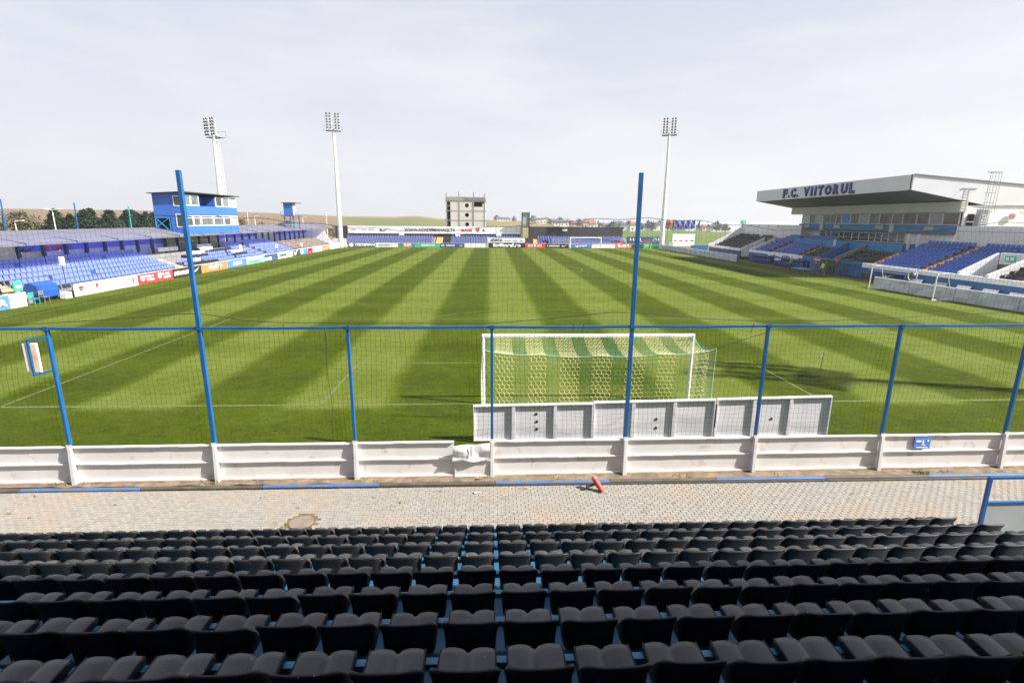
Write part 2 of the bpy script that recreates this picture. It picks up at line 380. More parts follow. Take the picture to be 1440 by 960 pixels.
def text(body, x0, width, height, u, m, parent, name='lettering', depth=.02, bold=.0, local=False):
    """solid letters starting at point x0 (bottom left), fitted to width x height"""
    cu = bpy.data.curves.new(name, 'FONT'); cu.body = body; cu.size = 1; cu.extrude = .0; cu.offset = bold; cu.resolution_u = 2
    ob = bpy.data.objects.new('tmp', cu); col.objects.link(ob)
    bpy.context.view_layer.update()
    me = bpy.data.meshes.new_from_object(ob.evaluated_get(bpy.context.evaluated_depsgraph_get()))
    col.objects.unlink(ob); bpy.data.objects.remove(ob); bpy.data.curves.remove(cu)
    xs = [v.co.x for v in me.vertices]; ys = [v.co.y for v in me.vertices]
    ax, bx, ay, by = min(xs), max(xs), min(ys), max(ys)
    A = frame(u)
    bm = bmesh.new(); bm.from_mesh(me); bmesh.ops.remove_doubles(bm, verts=bm.verts, dist=1e-5)
    ex = bmesh.ops.extrude_face_region(bm, geom=bm.faces[:]); top = [g for g in ex['geom'] if isinstance(g, bmesh.types.BMVert)]
    tops = set(top)
    for v in bm.verts:
        l = Vector(((v.co.x-ax)/(bx-ax)*width, (v.co.y-ay)/(by-ay)*height, depth if v in tops else 0))
        v.co = Vector(x0)+A @ l
    bmesh.ops.recalc_face_normals(bm, faces=bm.faces)
    me2 = bpy.data.meshes.new(name); bm.to_mesh(me2); bm.free(); bpy.data.meshes.remove(me)
    me2.materials.append(M[m])
    o = bpy.data.objects.new(name, me2); col.objects.link(o)
    if parent: link(o, parent)
    return o
def shape(pts, x0, sx, sy, u, m, parent, name, depth=.02):
    """flat cut-out emblem from 2D polygon points (0..1), placed at x0"""
    A = frame(u); n = len(pts); mb = MB()
    vs = [Vector(x0)+A @ Vector((p[0]*sx, p[1]*sy, d)) for d in (0, depth) for p in pts]
    mb.add(vs, [tuple(range(n-1, -1, -1)), tuple(range(n, 2*n))]+[(i, (i+1)%n, (i+1)%n+n, i+n) for i in range(n)])
    return mb.build(name, m, parent)
SWOOSH = [(0,.45),(.03,.22),(.12,.06),(.26,.02),(.45,.16),(1,.98),(.45,.42),(.27,.33),(.19,.38),(.18,.52),(.24,.75),(.10,.66)]
CIRC = [(.5+.5*math.cos(a*math.pi/8), .5+.5*math.sin(a*math.pi/8)) for a in range(16)]
SHIELD = [(0,1),(0,.45),(.2,.15),(.5,0),(.8,.15),(1,.45),(1,1)]
def pix(p):
    d = Vector(p)-Vector((0,0,H)); z = d.dot(fw)
    if z < .1: return None
    return 720+F*d.dot(r2)/z, 480-F*d.dot(u2)/z, z
def inview(p, m=25):
    q = pix(p); return q is not None and -m < q[0] < 1440+m and -m < q[1] < 960+m

# ================================================================== TERRAIN
def interp(x, T):
    if x <= T[0][0]: return T[0][1]
    for (a, ya), (b, yb) in zip(T, T[1:]):
        if x <= b: return ya+(yb-ya)*(x-a)/(b-a)
    return T[-1][1]
HT = [(-1.6, 15), (-.94, 14), (-.5, 14.2), (-.39, 12.3), (-.29, 9.9), (-.18, 9.2), (-.135, 10.6), (-.09, 6.6), (0, 5.6), (.1, 3.2), (.22, -1.2), (.29, -3.2), (.43, -4.6), (.7, -5), (2, -5)]
NS = [R.uniform(0, 6.28) for _ in range(12)]
def terrain_z(x, y):
    d = math.hypot(x, y)
    if d < 175 or y <= 0: return -.06
    a = x/max(y, 1e-3); h = interp(a, HT)
    t = min(1, (d-175)/620); t = t*t*(3-2*t)
    z = -.06+h*t
    z += .35*t*(math.sin(x*.011+NS[0])+math.sin(y*.013+x*.006+NS[1])+.5*math.sin(x*.03+NS[2]))
    if a > .20 and d > 520: z = z-(d-520)*.05*min(1, (a-.20)*8)
    elif d > 900: z -= (d-900)*.02
    return max(z, -32)
def terrain():
    mb = MB(); A = [math.radians(-178+i*356/520) for i in range(521)]
    D = [2]+[30*i for i in range(1, 6)]+[175*1.045**i for i in range(0, 75)]
    for d in D:
        for a in A: x, y = d*math.sin(a), d*math.cos(a); mb.v.append((x, y, terrain_z(x, y)))
    n = len(A)
    for j in range(len(D)-1):
        for i in range(n-1):
            mb.f.append((j*n+i, j*n+i+1, (j+1)*n+i+1, (j+1)*n+i)); mb.mi.append(0)
    o = mb.build('terrain', field_mat(), None, smooth=True, kind='structure'); return o
def field_mat():
    m = bpy.data.materials.new('farmland'); m.use_nodes = True
    t = m.node_tree; n = t.nodes; L = t.links.new; p = n['Principled BSDF']; p.inputs['Roughness'].default_value = .95; p.inputs['Specular IOR Level'].default_value = .1
    g = n.new('ShaderNodeNewGeometry'); s = n.new('ShaderNodeSeparateXYZ'); L(g.outputs['Position'], s.inputs[0])
    def mth(op, a, b=None):
        k = n.new('ShaderNodeMath'); k.operation = op
        for i, v in enumerate((a, b)):
            if v is None: continue
            if isinstance(v, (int, float)): k.inputs[i].default_value = v
            else: L(v, k.inputs[i])
        return k.outputs[0]
    def noise(sc, dt=5):
        k = n.new('ShaderNodeTexNoise'); k.inputs['Scale'].default_value = sc; k.inputs['Detail'].default_value = dt; L(g.outputs['Position'], k.inputs['Vector']); return k.outputs['Fac']
    def mix(f, a, b):
        k = n.new('ShaderNodeMixRGB'); L(f, k.inputs[0])
        for i, v in ((1, a), (2, b)):
            if isinstance(v, tuple): k.inputs[i].default_value = v+(1,)
            else: L(v, k.inputs[i])
        return k.outputs[0]
    def step(v, e, wd): return mth('MINIMUM', mth('MAXIMUM', mth('DIVIDE', mth('SUBTRACT', v, e), wd), 0), 1)
    X, Y = s.outputs['X'], s.outputs['Y']; wb = mth('MULTIPLY', mth('SUBTRACT', noise(.006), .5), 120)
    brown = mix(noise(.02), (.15, .10, .06), (.205, .145, .095)); green = mix(noise(.03), (.09, .11, .035), (.155, .16, .06)); olive = mix(noise(.05), (.14, .14, .05), (.22, .17, .08))
    bright = mix(noise(.05), (.07, .115, .025), (.125, .165, .045))
    # plough land on the left, a green crop on the crest and to the right of it
    v = mth('ADD', mth('ADD', mth('MULTIPLY', X, 1.0), mth('MULTIPLY', Y, .30)), mth('MULTIPLY', wb, .5))
    c = mix(step(v, 5, 14), brown, green)
    crest = step(mth('ADD', Y, mth('MULTIPLY', wb, .6)), 690, 12); lf = step(mth('MULTIPLY', X, -1), 170, 12)
    c = mix(mth('MULTIPLY', crest, lf), c, green)
    top = mth('MULTIPLY', step(Y, 560, 20), mth('SUBTRACT', 1, lf)); c = mix(top, c, mix(noise(.02), (.24, .16, .10), (.18, .16, .07)))
    c = mix(step(mth('ADD', X, mth('MULTIPLY', wb, .25)), -5, 10), c, olive)
    c = mix(step(mth('SUBTRACT', X, mth('MULTIPLY', Y, .19)), 0, 8), c, bright)
    near = mth('SUBTRACT', 1, step(mth('ABSOLUTE', Y), 150, 6)); c = mix(near, c, mix(noise(.2), (.10, .11, .04), (.20, .17, .10)))
    L(c, p.inputs['Base Color']); return m
terrain()
mb = MB(); mb.add([(-9000, 400, -30), (40000, 400, -30), (40000, 45000, -30), (-9000, 45000, -30)], [(0, 1, 2, 3)]); struct(mb, 'sea', 'sea')

# ------------------------------------------------------------------ pitch, lines, path
GX = 3.109; D0 = 17.71
mb = MB()
xs = [-34.9+i*(40.9+34.9)/38 for i in range(39)]; ys = [12.35+i*(124.0-12.35)/56 for i in range(57)]
for y in ys:
    for x in xs: mb.v.append((x, y, .0))
for j in range(56):
    for i in range(38): mb.f.append((j*39+i, j*39+i+1, (j+1)*39+i+1, (j+1)*39+i)); mb.mi.append(0)
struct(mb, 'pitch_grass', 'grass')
mb = MB()
def ln(x0, y0, x1, y1, wd=.10):
    a = Vector((x0, y0, .005)); b = Vector((x1, y1, .005)); d = (b-a).normalized(); s = Vector((-d.y, d.x, 0))*wd/2
    mb.add([a-s, a+s, b+s, b-s], [(0, 1, 2, 3)])
L0, L1 = GX-34, GX+34; YF = D0+105
ln(L0, D0, L1, D0, .13); ln(L0, YF, L1, YF); ln(L0, D0, L0, YF); ln(L1, D0, L1, YF); ln(L0, (D0+YF)/2, L1, (D0+YF)/2)
for s, y in ((1, D0), (-1, YF)):
    for hw, dp in ((20.16, 16.5), (9.16, 5.5)):
        ln(GX-hw, y, GX-hw, y+s*dp); ln(GX+hw, y, GX+hw, y+s*dp); ln(GX-hw, y+s*dp, GX+hw, y+s*dp)
def arc(cx, cy, r, a0, a1, n=40):
    for i in range(n):
        a = a0+(a1-a0)*i/n; b = a0+(a1-a0)*(i+1)/n
        ln(cx+r*math.cos(a), cy+r*math.sin(a), cx+r*math.cos(b), cy+r*math.sin(b))
arc(GX, (D0+YF)/2, 9.15, 0, 2*math.pi, 64)
arc(GX, D0+11, 9.15, math.radians(37), math.radians(143)); arc(GX, YF-11, 9.15, math.radians(217), math.radians(323))
struct(mb, 'pitch_markings', 'line')

# path of concrete pavers between the near stand and the fence
mb = MB(); mb.box(-17, 19, 7.2, 11.78, -.3, -.022); path = struct(mb, 'path', 'paver_bed')
pw, pd = .182, .0925
def paver_box(b, cx, cy, dz, jit):
    x0, x1 = cx-pw/2+.004, cx+pw/2-.004; y0, y1 = cy-pd/2+.0035, cy+pd/2-.0035; z = dz; e = .006
    b.add([(x0, y0, -.03), (x1, y0, -.03), (x1, y1, -.03), (x0, y1, -.03), (x0, y0, z-e), (x1, y0, z-e), (x1, y1, z-e), (x0, y1, z-e),
           (x0+e, y0+e, z), (x1-e, y0+e, z), (x1-e, y1-e, z), (x0+e, y1-e, z)],
          [(0, 1, 5, 4), (1, 2, 6, 5), (2, 3, 7, 6), (3, 0, 4, 7), (4, 5, 9, 8), (5, 6, 10, 9), (6, 7, 11, 10), (7, 4, 8, 11), (8, 9, 10, 11)])
proto = MB(); paver_box(proto, 0, 0, .0, 0); pv = proto.build('paver', 'paver', None); pmesh = pv.data
cells = []
row = 0; y = 8.2
while y < 11.72:
    x = -14.6+(pw/2 if row % 2 else 0)+R.uniform(-.01, .01)
    while x < 16.5:
        if (x+4.14)**2+(y-10.3)**2 > .33**2: cells.append((x, y, R.uniform(-.003, .002)))
        x += pw
    y += pd; row += 1
vis = [c for c in cells if inview((c[0], c[1], 0), 0) and c[1] > 9.25 and abs(c[0]-.2) < 2.7 and c[1] > 9.4]
vis.sort(key=lambda c: (c[0]-.3)**2+(c[1]-9.3)**2*.6); sel = vis[:300]; sset = set(sel)
first = True
for c in sel:
    if first: o = pv; first = False
    else: o = bpy.data.objects.new('paver', pmesh); col.objects.link(o)
    o.parent = path; o.location = c; o.rotation_euler = (0, 0, R.uniform(-.012, .012))
mb = MB()
for c in cells:
    if c not in sset: paver_box(mb, c[0], c[1], c[2], 0)
mb.build('paver_field', 'paver', path, kind='stuff')
# kerb: painted sections
kerb = MB(); kerb.box(-17, 19, 11.80, 11.96, -.3, .01); kerb = struct(kerb, 'kerb', 'kerb_grey')
ed = [-16.8, -14.2, -11.3, -8.5, -5.6, -2.75, .1, 3.0, 5.75, 8.6, 11.4, 14.2, 16.9]
for i in range(len(ed)-1):
    b = MB(); yk = 11.88+.006*ed[i]; n = 8
    prof = [(yk-.06, .011), (yk-.06, .04), (yk-.04, .06), (yk, .07), (yk+.04, .06), (yk+.06, .04), (yk+.06, .011)]
    b.prism(prof, 'x', ed[i]+.008, ed[i+1]-.008)
    b.build('kerb_section', 'kerb_blue' if i % 2 == 0 else 'kerb_grey', kerb, smooth=False, label='blue painted kerb section' if i % 2 == 0 else 'dark bare kerb section')
mb = MB()
n = 120
for i in range(n+1):
    x = -17+36*i/n
    for k, (yy, zz) in enumerate(((11.95, .03), (12.08, .045), (12.22, .05), (12.40, .03))):
        mb.v.append((x, yy, zz+R.uniform(-.02, .02)))
for i in range(n):
    for k in range(3): a = i*4+k; mb.f.append((a, a+4, a+5, a+1)); mb.mi.append(0)
struct(mb, 'soil_strip', 'soil')
mb = MB()
for cx, cy_, cn in [(R.uniform(-11, 14), R.uniform(9.6, 11.6), 5) for _ in range(26)]:
    for k in range(cn):
        x = cx+R.gauss(0, .035); yy = cy_+R.uniform(-.03, .03); hh = R.uniform(.02, .06)
        mb.add([(x-.012, yy, 0), (x+.012, yy+.006, 0), (x+R.uniform(-.02, .02), yy, hh)], [(0, 1, 2)])
for cx, cn in ((-7.0, 46), (-6.1, 14), (-10.6, 30), (-10.0, 12), (11.3, 40), (11.9, 16), (-.2, 10), (4.9, 14), (-3.1, 10), (1.7, 8), (7.6, 8)):
    for k in range(cn):
        x = cx+R.gauss(0, .13); yy = 12.05+R.uniform(-.08, .1); hh = R.uniform(.04, .13); a = R.uniform(0, 6.28); dx, dy = math.cos(a)*.012, math.sin(a)*.012
        lx, ly = R.uniform(-.05, .05), R.uniform(-.05, .03)
        mb.add([(x-dx, yy-dy, .03), (x+dx, yy+dy, .03), (x+lx, yy+ly, .03+hh)], [(0, 1, 2)])
tag(struct(mb, 'grass_tufts', 'tuft', kind='stuff'), 'small weeds growing along the soil strip under the white fence', 'weeds')

# manhole + ring of dirt
t = empty('manhole_cover', (-4.14, 10.3, 0), 'round reddish concrete manhole cover set in the pavers in front of the black seats', 'manhole cover')
mb = MB(); mb.tube((-4.14, 10.3, -.03), (-4.14, 10.3, .012), .255, n=28); mb.build('cover', 'manhole', t)
mb = MB()
for i in range(28):
    a, b = 2*math.pi*i/28, 2*math.pi*(i+1)/28; r1, r2_ = .257, .315+R.uniform(-.008, .014)
    mb.add([(-4.14+r*math.cos(q), 10.3+r*math.sin(q), .001) for q, r in ((a, r1), (a, r2_), (b, r2_), (b, r1))], [(0, 1, 2, 3)])
mb.build('dirt_ring', mat('dirt', (.13, .10, .03), .95, .4, 8), t)
# red standpipe lying at the kerb
t = empty('red_standpipe', (2.62, 11.5, 0), 'short red metal standpipe leaning against the blue kerb on the paving', 'standpipe')
a = Vector((2.70, 11.42, .03)); d = Vector((-.17, .14, .26)).normalized()
def on(k): return a+d*k
mb = MB(); mb.tube(on(0), on(.33), .064, .068, 16); mb.build('barrel', 'red_metal', t, smooth=False)
mb = MB(); mb.tube(on(-.03), on(.0), .085, .085, 16); mb.tube(on(.02), on(.035), .074, .074, 16); mb.tube(on(.16), on(.175), .073, .073, 16); mb.build('flange', 'red_metal', t)
mb = MB(); mb.tube(on(.33), on(.36), .075, .07, 16); mb.tube(on(.36), on(.395), .05, .02, 12); mb.build('cap', 'rust', t)
mb = MB(); mb.tube((2.58, 11.55, .15), (2.38, 11.50, .10), .03, .03, 10); mb.tube((2.38, 11.50, .10), (2.33, 11.49, .09), .042, .042, 10); mb.build('outlet', 'black', t)
# litter
for k, (lx, ly, mm, lb) in enumerate(((-.30, 12.03, 'orange', 'crumpled orange litter on the soil by the torn fence panel'), (-.33, 11.42, 'padding_white', 'white scrap of paper on the pavers below the torn fence panel'))):
    mb = MB(); c = [(lx+R.uniform(-.09, .09), ly+R.uniform(-.05, .05), (.05 if k == 0 else .0)+R.uniform(.005, .05)) for _ in range(9)]
    mb.add(c, [(0, 1, 2), (2, 3, 4), (4, 5, 0), (1, 5, 6), (6, 7, 2), (3, 8, 5), (0, 8, 7)]); tag(mb.build('litter', mm), lb, 'litter')

# ================================================================== NEAR FENCE
FX, FS, FY, FSL = -10.243, 3.423, 12.155, .0102
def fpos(i): return FX+i*FS, FY+FSL*i*FS
t = empty('perimeter_fence', (0, 12.2, 0), 'blue post fence with dark netting above a white steel wall, nearest the camera', 'fence')
ZT, ZR = 1.005, 3.94
for i in range(-1, 9):
    x, y = fpos(i); top = ZR
    if i == 1: top = 7.46
    if i == 4: top = 7.52
    lean = 0.02
    b = MB(); wd = .036 if i not in (1, 4) else .050
    b.box(x-wd, x+wd*.9, y-.045, y+.045, .98, top); b.build('post', 'fence_blue', t, bevel=.008, label='tall blue net post' if i in (1, 4) else None)
    b = MB(); b.hexa([(x-.05, y-.13, .02), (x+.05, y-.13, .02), (x+.05, y+.0, .02), (x-.05, y+.0, .02), (x-.04, y-.075, 1.0), (x+.04, y-.075, 1.0), (x+.04, y+.0, 1.0), (x-.04, y+.0, 1.0)])
    b.build('post_foot', 'wall_white', t, bevel=.006)
x0, y0 = fpos(-1); x1, y1 = fpos(8)
for i in range(-1, 9):
    x, y = fpos(i)
    b = MB(); b.box(x-.055, x+.055, y-.062, y-.047, ZR-.06, ZR+.05); b.tube((x-.03, y-.07, ZR-.02), (x-.03, y-.062, ZR-.02), .012, n=6); b.tube((x+.03, y-.07, ZR-.02), (x+.03, y-.062, ZR-.02), .012, n=6); b.build('rail_clamp', 'fence_blue', t)
    b = MB(); b.box(x-.06, x+.06, y-.06, y-.046, .94, 1.06); b.build('splice_plate', 'wall_white', t)
for i in range(-1, 8):
    xa, ya = fpos(i); xb, yb = fpos(i+1); mb = MB(); dz = -.012+R.uniform(-.006, .004); q = [(xa, ya-.02, ZR), ((xa+xb)/2, (ya+yb)/2-.02+R.uniform(-.01, .01), ZR+dz), (xb, yb-.02, ZR)]
    mb.bar(q[0], q[1], .05, .06); mb.bar(q[1], q[2], .05, .06); mb.build('top_rail', 'fence_blue', t)
for i in range(-1, 8):
    xa, ya = fpos(i); xb, yb = fpos(i+1); xa += .004; xb -= .004
    cut = None
    if i == 2: cut = -.94
    xe = cut if cut else xb
    def Y(x): return ya+(x-xa)/(xb-xa)*(yb-ya)
    b = MB(); b.hexa([(xa, Y(xa)+.02, .07), (xe, Y(xe)+.02, .07), (xe, Y(xe)+.03, .07), (xa, Y(xa)+.03, .07), (xa, Y(xa)+.02, ZT), (xe, Y(xe)+.02, ZT), (xe, Y(xe)+.03, ZT), (xa, Y(xa)+.03, ZT)])
    b.build('sheet_panel', 'wall_white', t)
    for z, dp in ((.075, .045), (.53, .032), (ZT-.03, .032)):
        b = MB(); seg = 8
        for k in range(seg):
            u, v = xa+(xe-xa)*k/seg, xa+(xe-xa)*(k+1)/seg; j = R.uniform(-.006, .006)
            b.hexa([(u, Y(u)-dp, z-.012+j), (v, Y(v)-dp, z-.012+j), (v, Y(v)+.018, z+j), (u, Y(u)+.018, z+j), (u, Y(u)-dp, z+.018+j), (v, Y(v)-dp, z+.018+j), (v, Y(v)+.018, z+.03+j), (u, Y(u)+.018, z+.03+j)])
        b.build('stiffener_rib', 'wall_white', t)
    b = MB(); b.bar((xa, Y(xa)-.05, .052), (xe, Y(xe)-.05, .05), .02, .022); b.build('rust_edge', 'rust', t)
    b = MB(); b.bar((xa, Y(xa)+.025, .035), (xe, Y(xe)+.025, .035), .06, .05); b.build('rust_edge', 'rust', t)
# damaged corner: lower sheet and loose tarp
b = MB(); b.box(-.93, -.02, 12.19, 12.20, .06, .50); b.box(-.93, -.02, 12.14, 12.2, .50, .53); b.box(-.93, -.02, 12.14, 12.2, .06, .085); b.build('sheet_panel', 'wall_white', t, label='short patched lower panel')
b = MB(); n = 9
for j in range(5):
    for i in range(n):
        u = i/(n-1); v = j/4; b.v.append((-.97+.94*u, 12.13+.025*math.sin(u*9+v*4)+.02*math.sin(v*7)-.02*(1-v), .52+.02*math.sin(u*8)+v*(.43-.03*math.sin(u*5+1))))
for j in range(4):
    for i in range(n-1): a = j*n+i; b.f.append((a, a+1, a+n+1, a+n)); b.mi.append(0)
b.build('patch_sheet', 'padding_white', t, smooth=True, label='loose crumpled white patch sheet')
b = MB(); b.box(-.52, -.49, 12.08, 12.09, .66, .93); b.build('tear', 'rust', t)
# netting: real cords
def net_cords(zlo, zhi, cell, r, name, yo, sag=0.):
    b = MB(); nx = int((x1-x0)/cell); nz_ = max(2, int((zhi-zlo)/cell))
    def P(i, j):
        u = i/nx; v = j/nz_; x = x0+(x1-x0)*u
        ph = (x-FX)/FS; s = math.sin(math.pi*(ph % 1.0))
        zz = zlo+(zhi-zlo)*v+.05*math.sin(x*1.9+v*3)*v*(1-v)*4+.02*math.sin(x*5+j)
        if sag: zz -= sag*v*(0.5-.5*math.cos(2*math.pi*(x-3.45)/10.27))
        return (x+.03*math.sin(v*5+x*.9)+.008*math.sin(j*1.7+i*.3), FY+FSL*(x-FX)+yo+.06*math.sin(x*1.3+v*4)*s, zz)
    G_ = [[P(i, j) for j in range(nz_+1)] for i in range(nx+1)]
    for i in range(nx+1):
        for j in range(nz_):
            b.strand(G_[i][j], G_[i][j+1], r)
    for j in range(nz_+1):
        for i in range(nx): b.strand(G_[i][j], G_[i+1][j], r)
    b.build(name, 'net_dark', t, label='dark square mesh net')
    return G_
net_cords(ZT, ZR, .118, .0028, 'net', .09)
Gu = net_cords(ZR+.03, 6.5, .118, .0018, 'net', .09, sag=.30)
b = MB()
for i in range(len(Gu)-1): b.tube(Gu[i][-1], Gu[i+1][-1], .006, n=4, cap=False)
b.build('net_cable', 'rope_dark', t)
CB = [(-13.6, 3.96), (-11.3, 3.98), (-8.9, 4.12), (-7.03, 4.27), (-6.47, 4.22), (-5.84, 4.07), (-4.86, 4.03), (-3.5, 4.02), (0, 4.0), (1.87, 4.15), (3.07, 4.29), (5.35, 4.10), (7.13, 4.02), (8.92, 4.06), (13.25, 4.25), (17, 4.4)]
b = MB(); px = None
for k in range(151):
    x = -13.6+30.6*k/150; z = sum(interp(x+q, CB) for q in (-.4, -.2, 0, .2, .4))/5; p = (x, FY+FSL*(x-FX)+.13, z)
    if px: b.tube(px, p, .0075, n=4, cap=False)
    px = p
b.build('net_cable', 'rope_dark', t)
b = MB()
for k in range(12): b.tube((-3.97+.04*k/12+.02*math.sin(k), 12.29, 3.93-k*.243), (-3.97+.04*(k+1)/12+.02*math.sin(k+1), 12.29, 3.93-(k+1)*.243), .007, n=4, cap=False)
b.build('net_cable', 'rope_dark', t)
# short ties of rope on the rail
b = MB()
for x in (1.98, 2.22, -4.9, 6.4): b.tube((x, 12.2, 3.92), (x+.02, 12.18, 4.03), .008, n=5); b.tube((x, 12.2, 3.9), (x-.02, 12.24, 3.79), .006, n=5)
b.build('rope_tie', 'rope_dark', t)

# bracket with double-sided box on the leftmost post
t2 = empty('sign_bracket', (-10.3, 12.2, 2.8), 'white double box lamp in a blue bracket on the leftmost fence post', 'lamp')
b = MB(); b.bar((-10.24, 12.12, 3.74), (-10.60, 12.0, 3.70), .04); b.bar((-10.60, 12.0, 3.72), (-10.60, 12.0, 2.84), .04); b.bar((-10.60, 12.0, 2.86), (-10.24, 12.12, 2.95), .04); b.build('bracket', 'fence_blue', t2)
b = MB(); b.box(-10.575, -10.43, 12.0, 12.06, 2.93, 3.62); b.build('lamp_box', mat('box_weathered', (.80, .62, .52), .5, .08, 2, wear=(.75, .33, .15), wscale=1.4, wlo=.5, whi=.7), t2, bevel=.01, label='rust stained pale box')
b = MB(); b.box(-10.745, -10.625, 12.0, 12.06, 2.95, 3.62); b.build('lamp_box', 'white_paint', t2, bevel=.01, label='clean white box')
# blue pictogram sign
t2 = empty('blue_sign', (11.5, 12.3, .6), 'small blue pictogram sign fixed on the white fence wall at right', 'sign')
ys_ = 12.155+.0102*(11.5+10.243)-.02
b = MB(); b.box(11.22, 11.66, ys_-.01, ys_, .60, .93); b.build('plate', 'sponsor_blue', t2)
b = MB()
b.box(11.26, 11.40, ys_-.016, ys_-.011, .79, .84); b.box(11.43, 11.47, ys_-.016, ys_-.011, .70, .85); b.box(11.41, 11.53, ys_-.016, ys_-.011, .69, .72); b.box(11.56, 11.60, ys_-.016, ys_-.011, .80, .86); b.box(11.28, 11.60, ys_-.016, ys_-.011, .625, .65)
b.build('pictogram', 'print_white', t2)

# guard rail bottom right of the near stand
t2 = empty('guard_rail', (10.3, 8.9, 0), 'blue guard rail with a pale infill panel beside the front row of black seats', 'railing')
b = MB(); b.bar((9.77, 8.9, 1.62), (9.79, 8.9, .0), .06); b.build('rail_post', 'fence_blue', t2)
b = MB(); b.bar((11.6, 8.9, 1.60), (11.6, 8.9, 0), .06); b.build('rail_post', 'fence_blue', t2)
b = MB(); b.bar((9.75, 8.9, 1.60), (12.5, 8.9, 1.60), .05); b.build('top_rail', 'fence_blue', t2)
b = MB(); b.bar((9.8, 8.9, 1.06), (12.5, 8.9, 1.06), .05); b.build('mid_rail', 'fence_blue', t2)
b = MB(); b.box(9.83, 12.5, 8.89, 8.91, .08, 1.03); b.build('infill_panel', 'panel_pale', t2)

# three white advertising boards seen from behind, inside the fence
def back_board(xa, xb, h0, h1, holes, stiff, label):
    t = empty('advertising_board', ((xa+xb)/2, 14.45, 0), label, 'advertising board', 'white boards standing behind the goal')
    y = 14.45+.015*(xa+.5)
    def ztop(x): return h0+(h1-h0)*(x-xa)/(xb-xa)
    def slab(u, v, yy0, yy1, z0, dz=0, full=True, zt=None):
        a, b_ = (ztop(u)+dz, ztop(v)+dz) if zt is None else (zt, zt)
        return [(u, yy0, z0), (v, yy0, z0), (v, yy1, z0), (u, yy1, z0), (u, yy0, a), (v, yy0, b_), (v, yy1, b_), (u, yy1, a)]
    b = MB(); b.hexa(slab(xa+.01, xb-.01, y, y+.02, .06, -.01)); b.build('sheet', 'board_white', t)
    b = MB(); b.hexa([(xa, y-.07, ztop(xa)-.03), (xb, y-.07, ztop(xb)-.03), (xb, y+.02, ztop(xb)-.01), (xa, y+.02, ztop(xa)-.01), (xa, y-.07, ztop(xa)+.0), (xb, y-.07, ztop(xb)+.0), (xb, y+.02, ztop(xb)+.02), (xa, y+.02, ztop(xa)+.02)]); b.build('top_flange', 'board_white', t)
    b = MB(); b.box(xa, xb, y-.07, y-.0, .03, .065); b.build('bottom_flange', 'board_white', t)
    for u in (xa+.0, xb-.03):
        b = MB(); b.hexa(slab(u, u+.03, y-.07, y-.001, .066, -.035)); b.build('side_flange', 'board_white', t)
    for u in stiff:
        b = MB(); b.hexa(slab(u-.02, u+.02, y-.055, y-.001, .066, -.035)); b.hexa(slab(u-.05, u+.05, y-.062, y-.056, .066, -.035)); b.build('stiffener', 'board_white', t)
    for hx, hz in holes:
        b = MB(); b.tube((hx, y-.012, hz), (hx, y-.002, hz), .042, n=12); b.build('hole', 'dark_open', t)
    b = MB(); b.bar((xa+.05, y-.076, .04), (xb-.4, y-.076, .045), .012, .025); b.build('rust_edge', 'rust', t)
    return t
back_board(-.52, 3.02, 1.14, 1.19, ((1.34, .86), (1.36, .62), (1.36, .38)), (.66, 1.90), 'white board behind the goal with three round holes, leftmost of three')
back_board(3.05, 6.72, 1.20, 1.26, ((4.97, .64), (4.98, .36)), (4.25, 5.50), 'white board behind the goal with two round holes, middle of three')
back_board(6.80, 10.33, 1.25, 1.32, ((8.55, .60),), (7.95, 9.08), 'white board behind the goal with one round hole, rightmost of three')
b = MB(); b.box(6.725, 6.795, 14.50, 14.53, .35, 1.1); o = b.build('hinge_plate', 'black'); tag(o, 'dark strap joining the middle and right white boards', 'strap')

# ================================================================== NEAR GOAL
def hexnet(P, wu, wv, c, r, keep, mb):
    """honeycomb strands over a parametric sheet P(u,v), u in [0,wu], v in [0,wv]; c = cell width"""
    s = c/math.sqrt(3); nv = int(wv/(1.5*s))+1; nu = int(wu/c)+1
    def pt(u, v):
        return P(min(max(u, 0), wu), min(max(v, 0), wv))
    for j in range(nv+1):
        for i in range(nu+1):
            u = (i+(.5 if j % 2 else 0))*c; v = j*1.5*s
            if v > wv+s or u > wu+c: continue
            top = (u, v+s/2); a = (u-c/2, v); b_ = (u+c/2, v)
            for p, q in (((u, v-s/2+0), (u-c/2, v)), ((u, v-s/2), (u+c/2, v)), ((u+c/2, v), (u+c/2, v+s))):
                p = (p[0], p[1]); q = (q[0], q[1])
                if max(p[1], q[1]) < 0 or min(p[1], q[1]) > wv or max(p[0], q[0]) < 0 or min(p[0], q[0]) > wu: continue
                if not keep((p[0]+q[0])/2): continue
                A, B = pt(*p), pt(*q)
                if (Vector(A)-Vector(B)).length > 1e-3: mb.strand(A, B, r)
GC = 3.453; PL, PR = GC-3.72, GC+3.72
t = empty('football_goal', (GC, D0, 0), 'white football goal with yellow and green striped honeycomb net nearest the camera', 'goal')
for x in (PL, PR):
    b = MB(); b.tube((x, D0, 0), (x, D0, 2.44), .06, n=14); b.build('goal_post', 'white_paint', t, smooth=False)
b = MB(); b.box(PL-.06, PR+.06, D0-.06, D0+.06, 2.44, 2.56); b.build('crossbar', 'white_paint', t, bevel=.02)
YB = 15.75
def sagz(x):
    u = (x-PL)/(PR-PL); return 2.50-.22*math.sin(math.pi*min(max(u, 0), 1))**.6-.05*abs(math.sin(u*math.pi*4))
def top_p(u, v):
    x = PL+u; k = v/2.0; zt = 2.47; zb = sagz(x); return (x, D0-.06-(D0-.06-YB)*k, zt+(zb-zt)*k-.12*math.sin(math.pi*k))
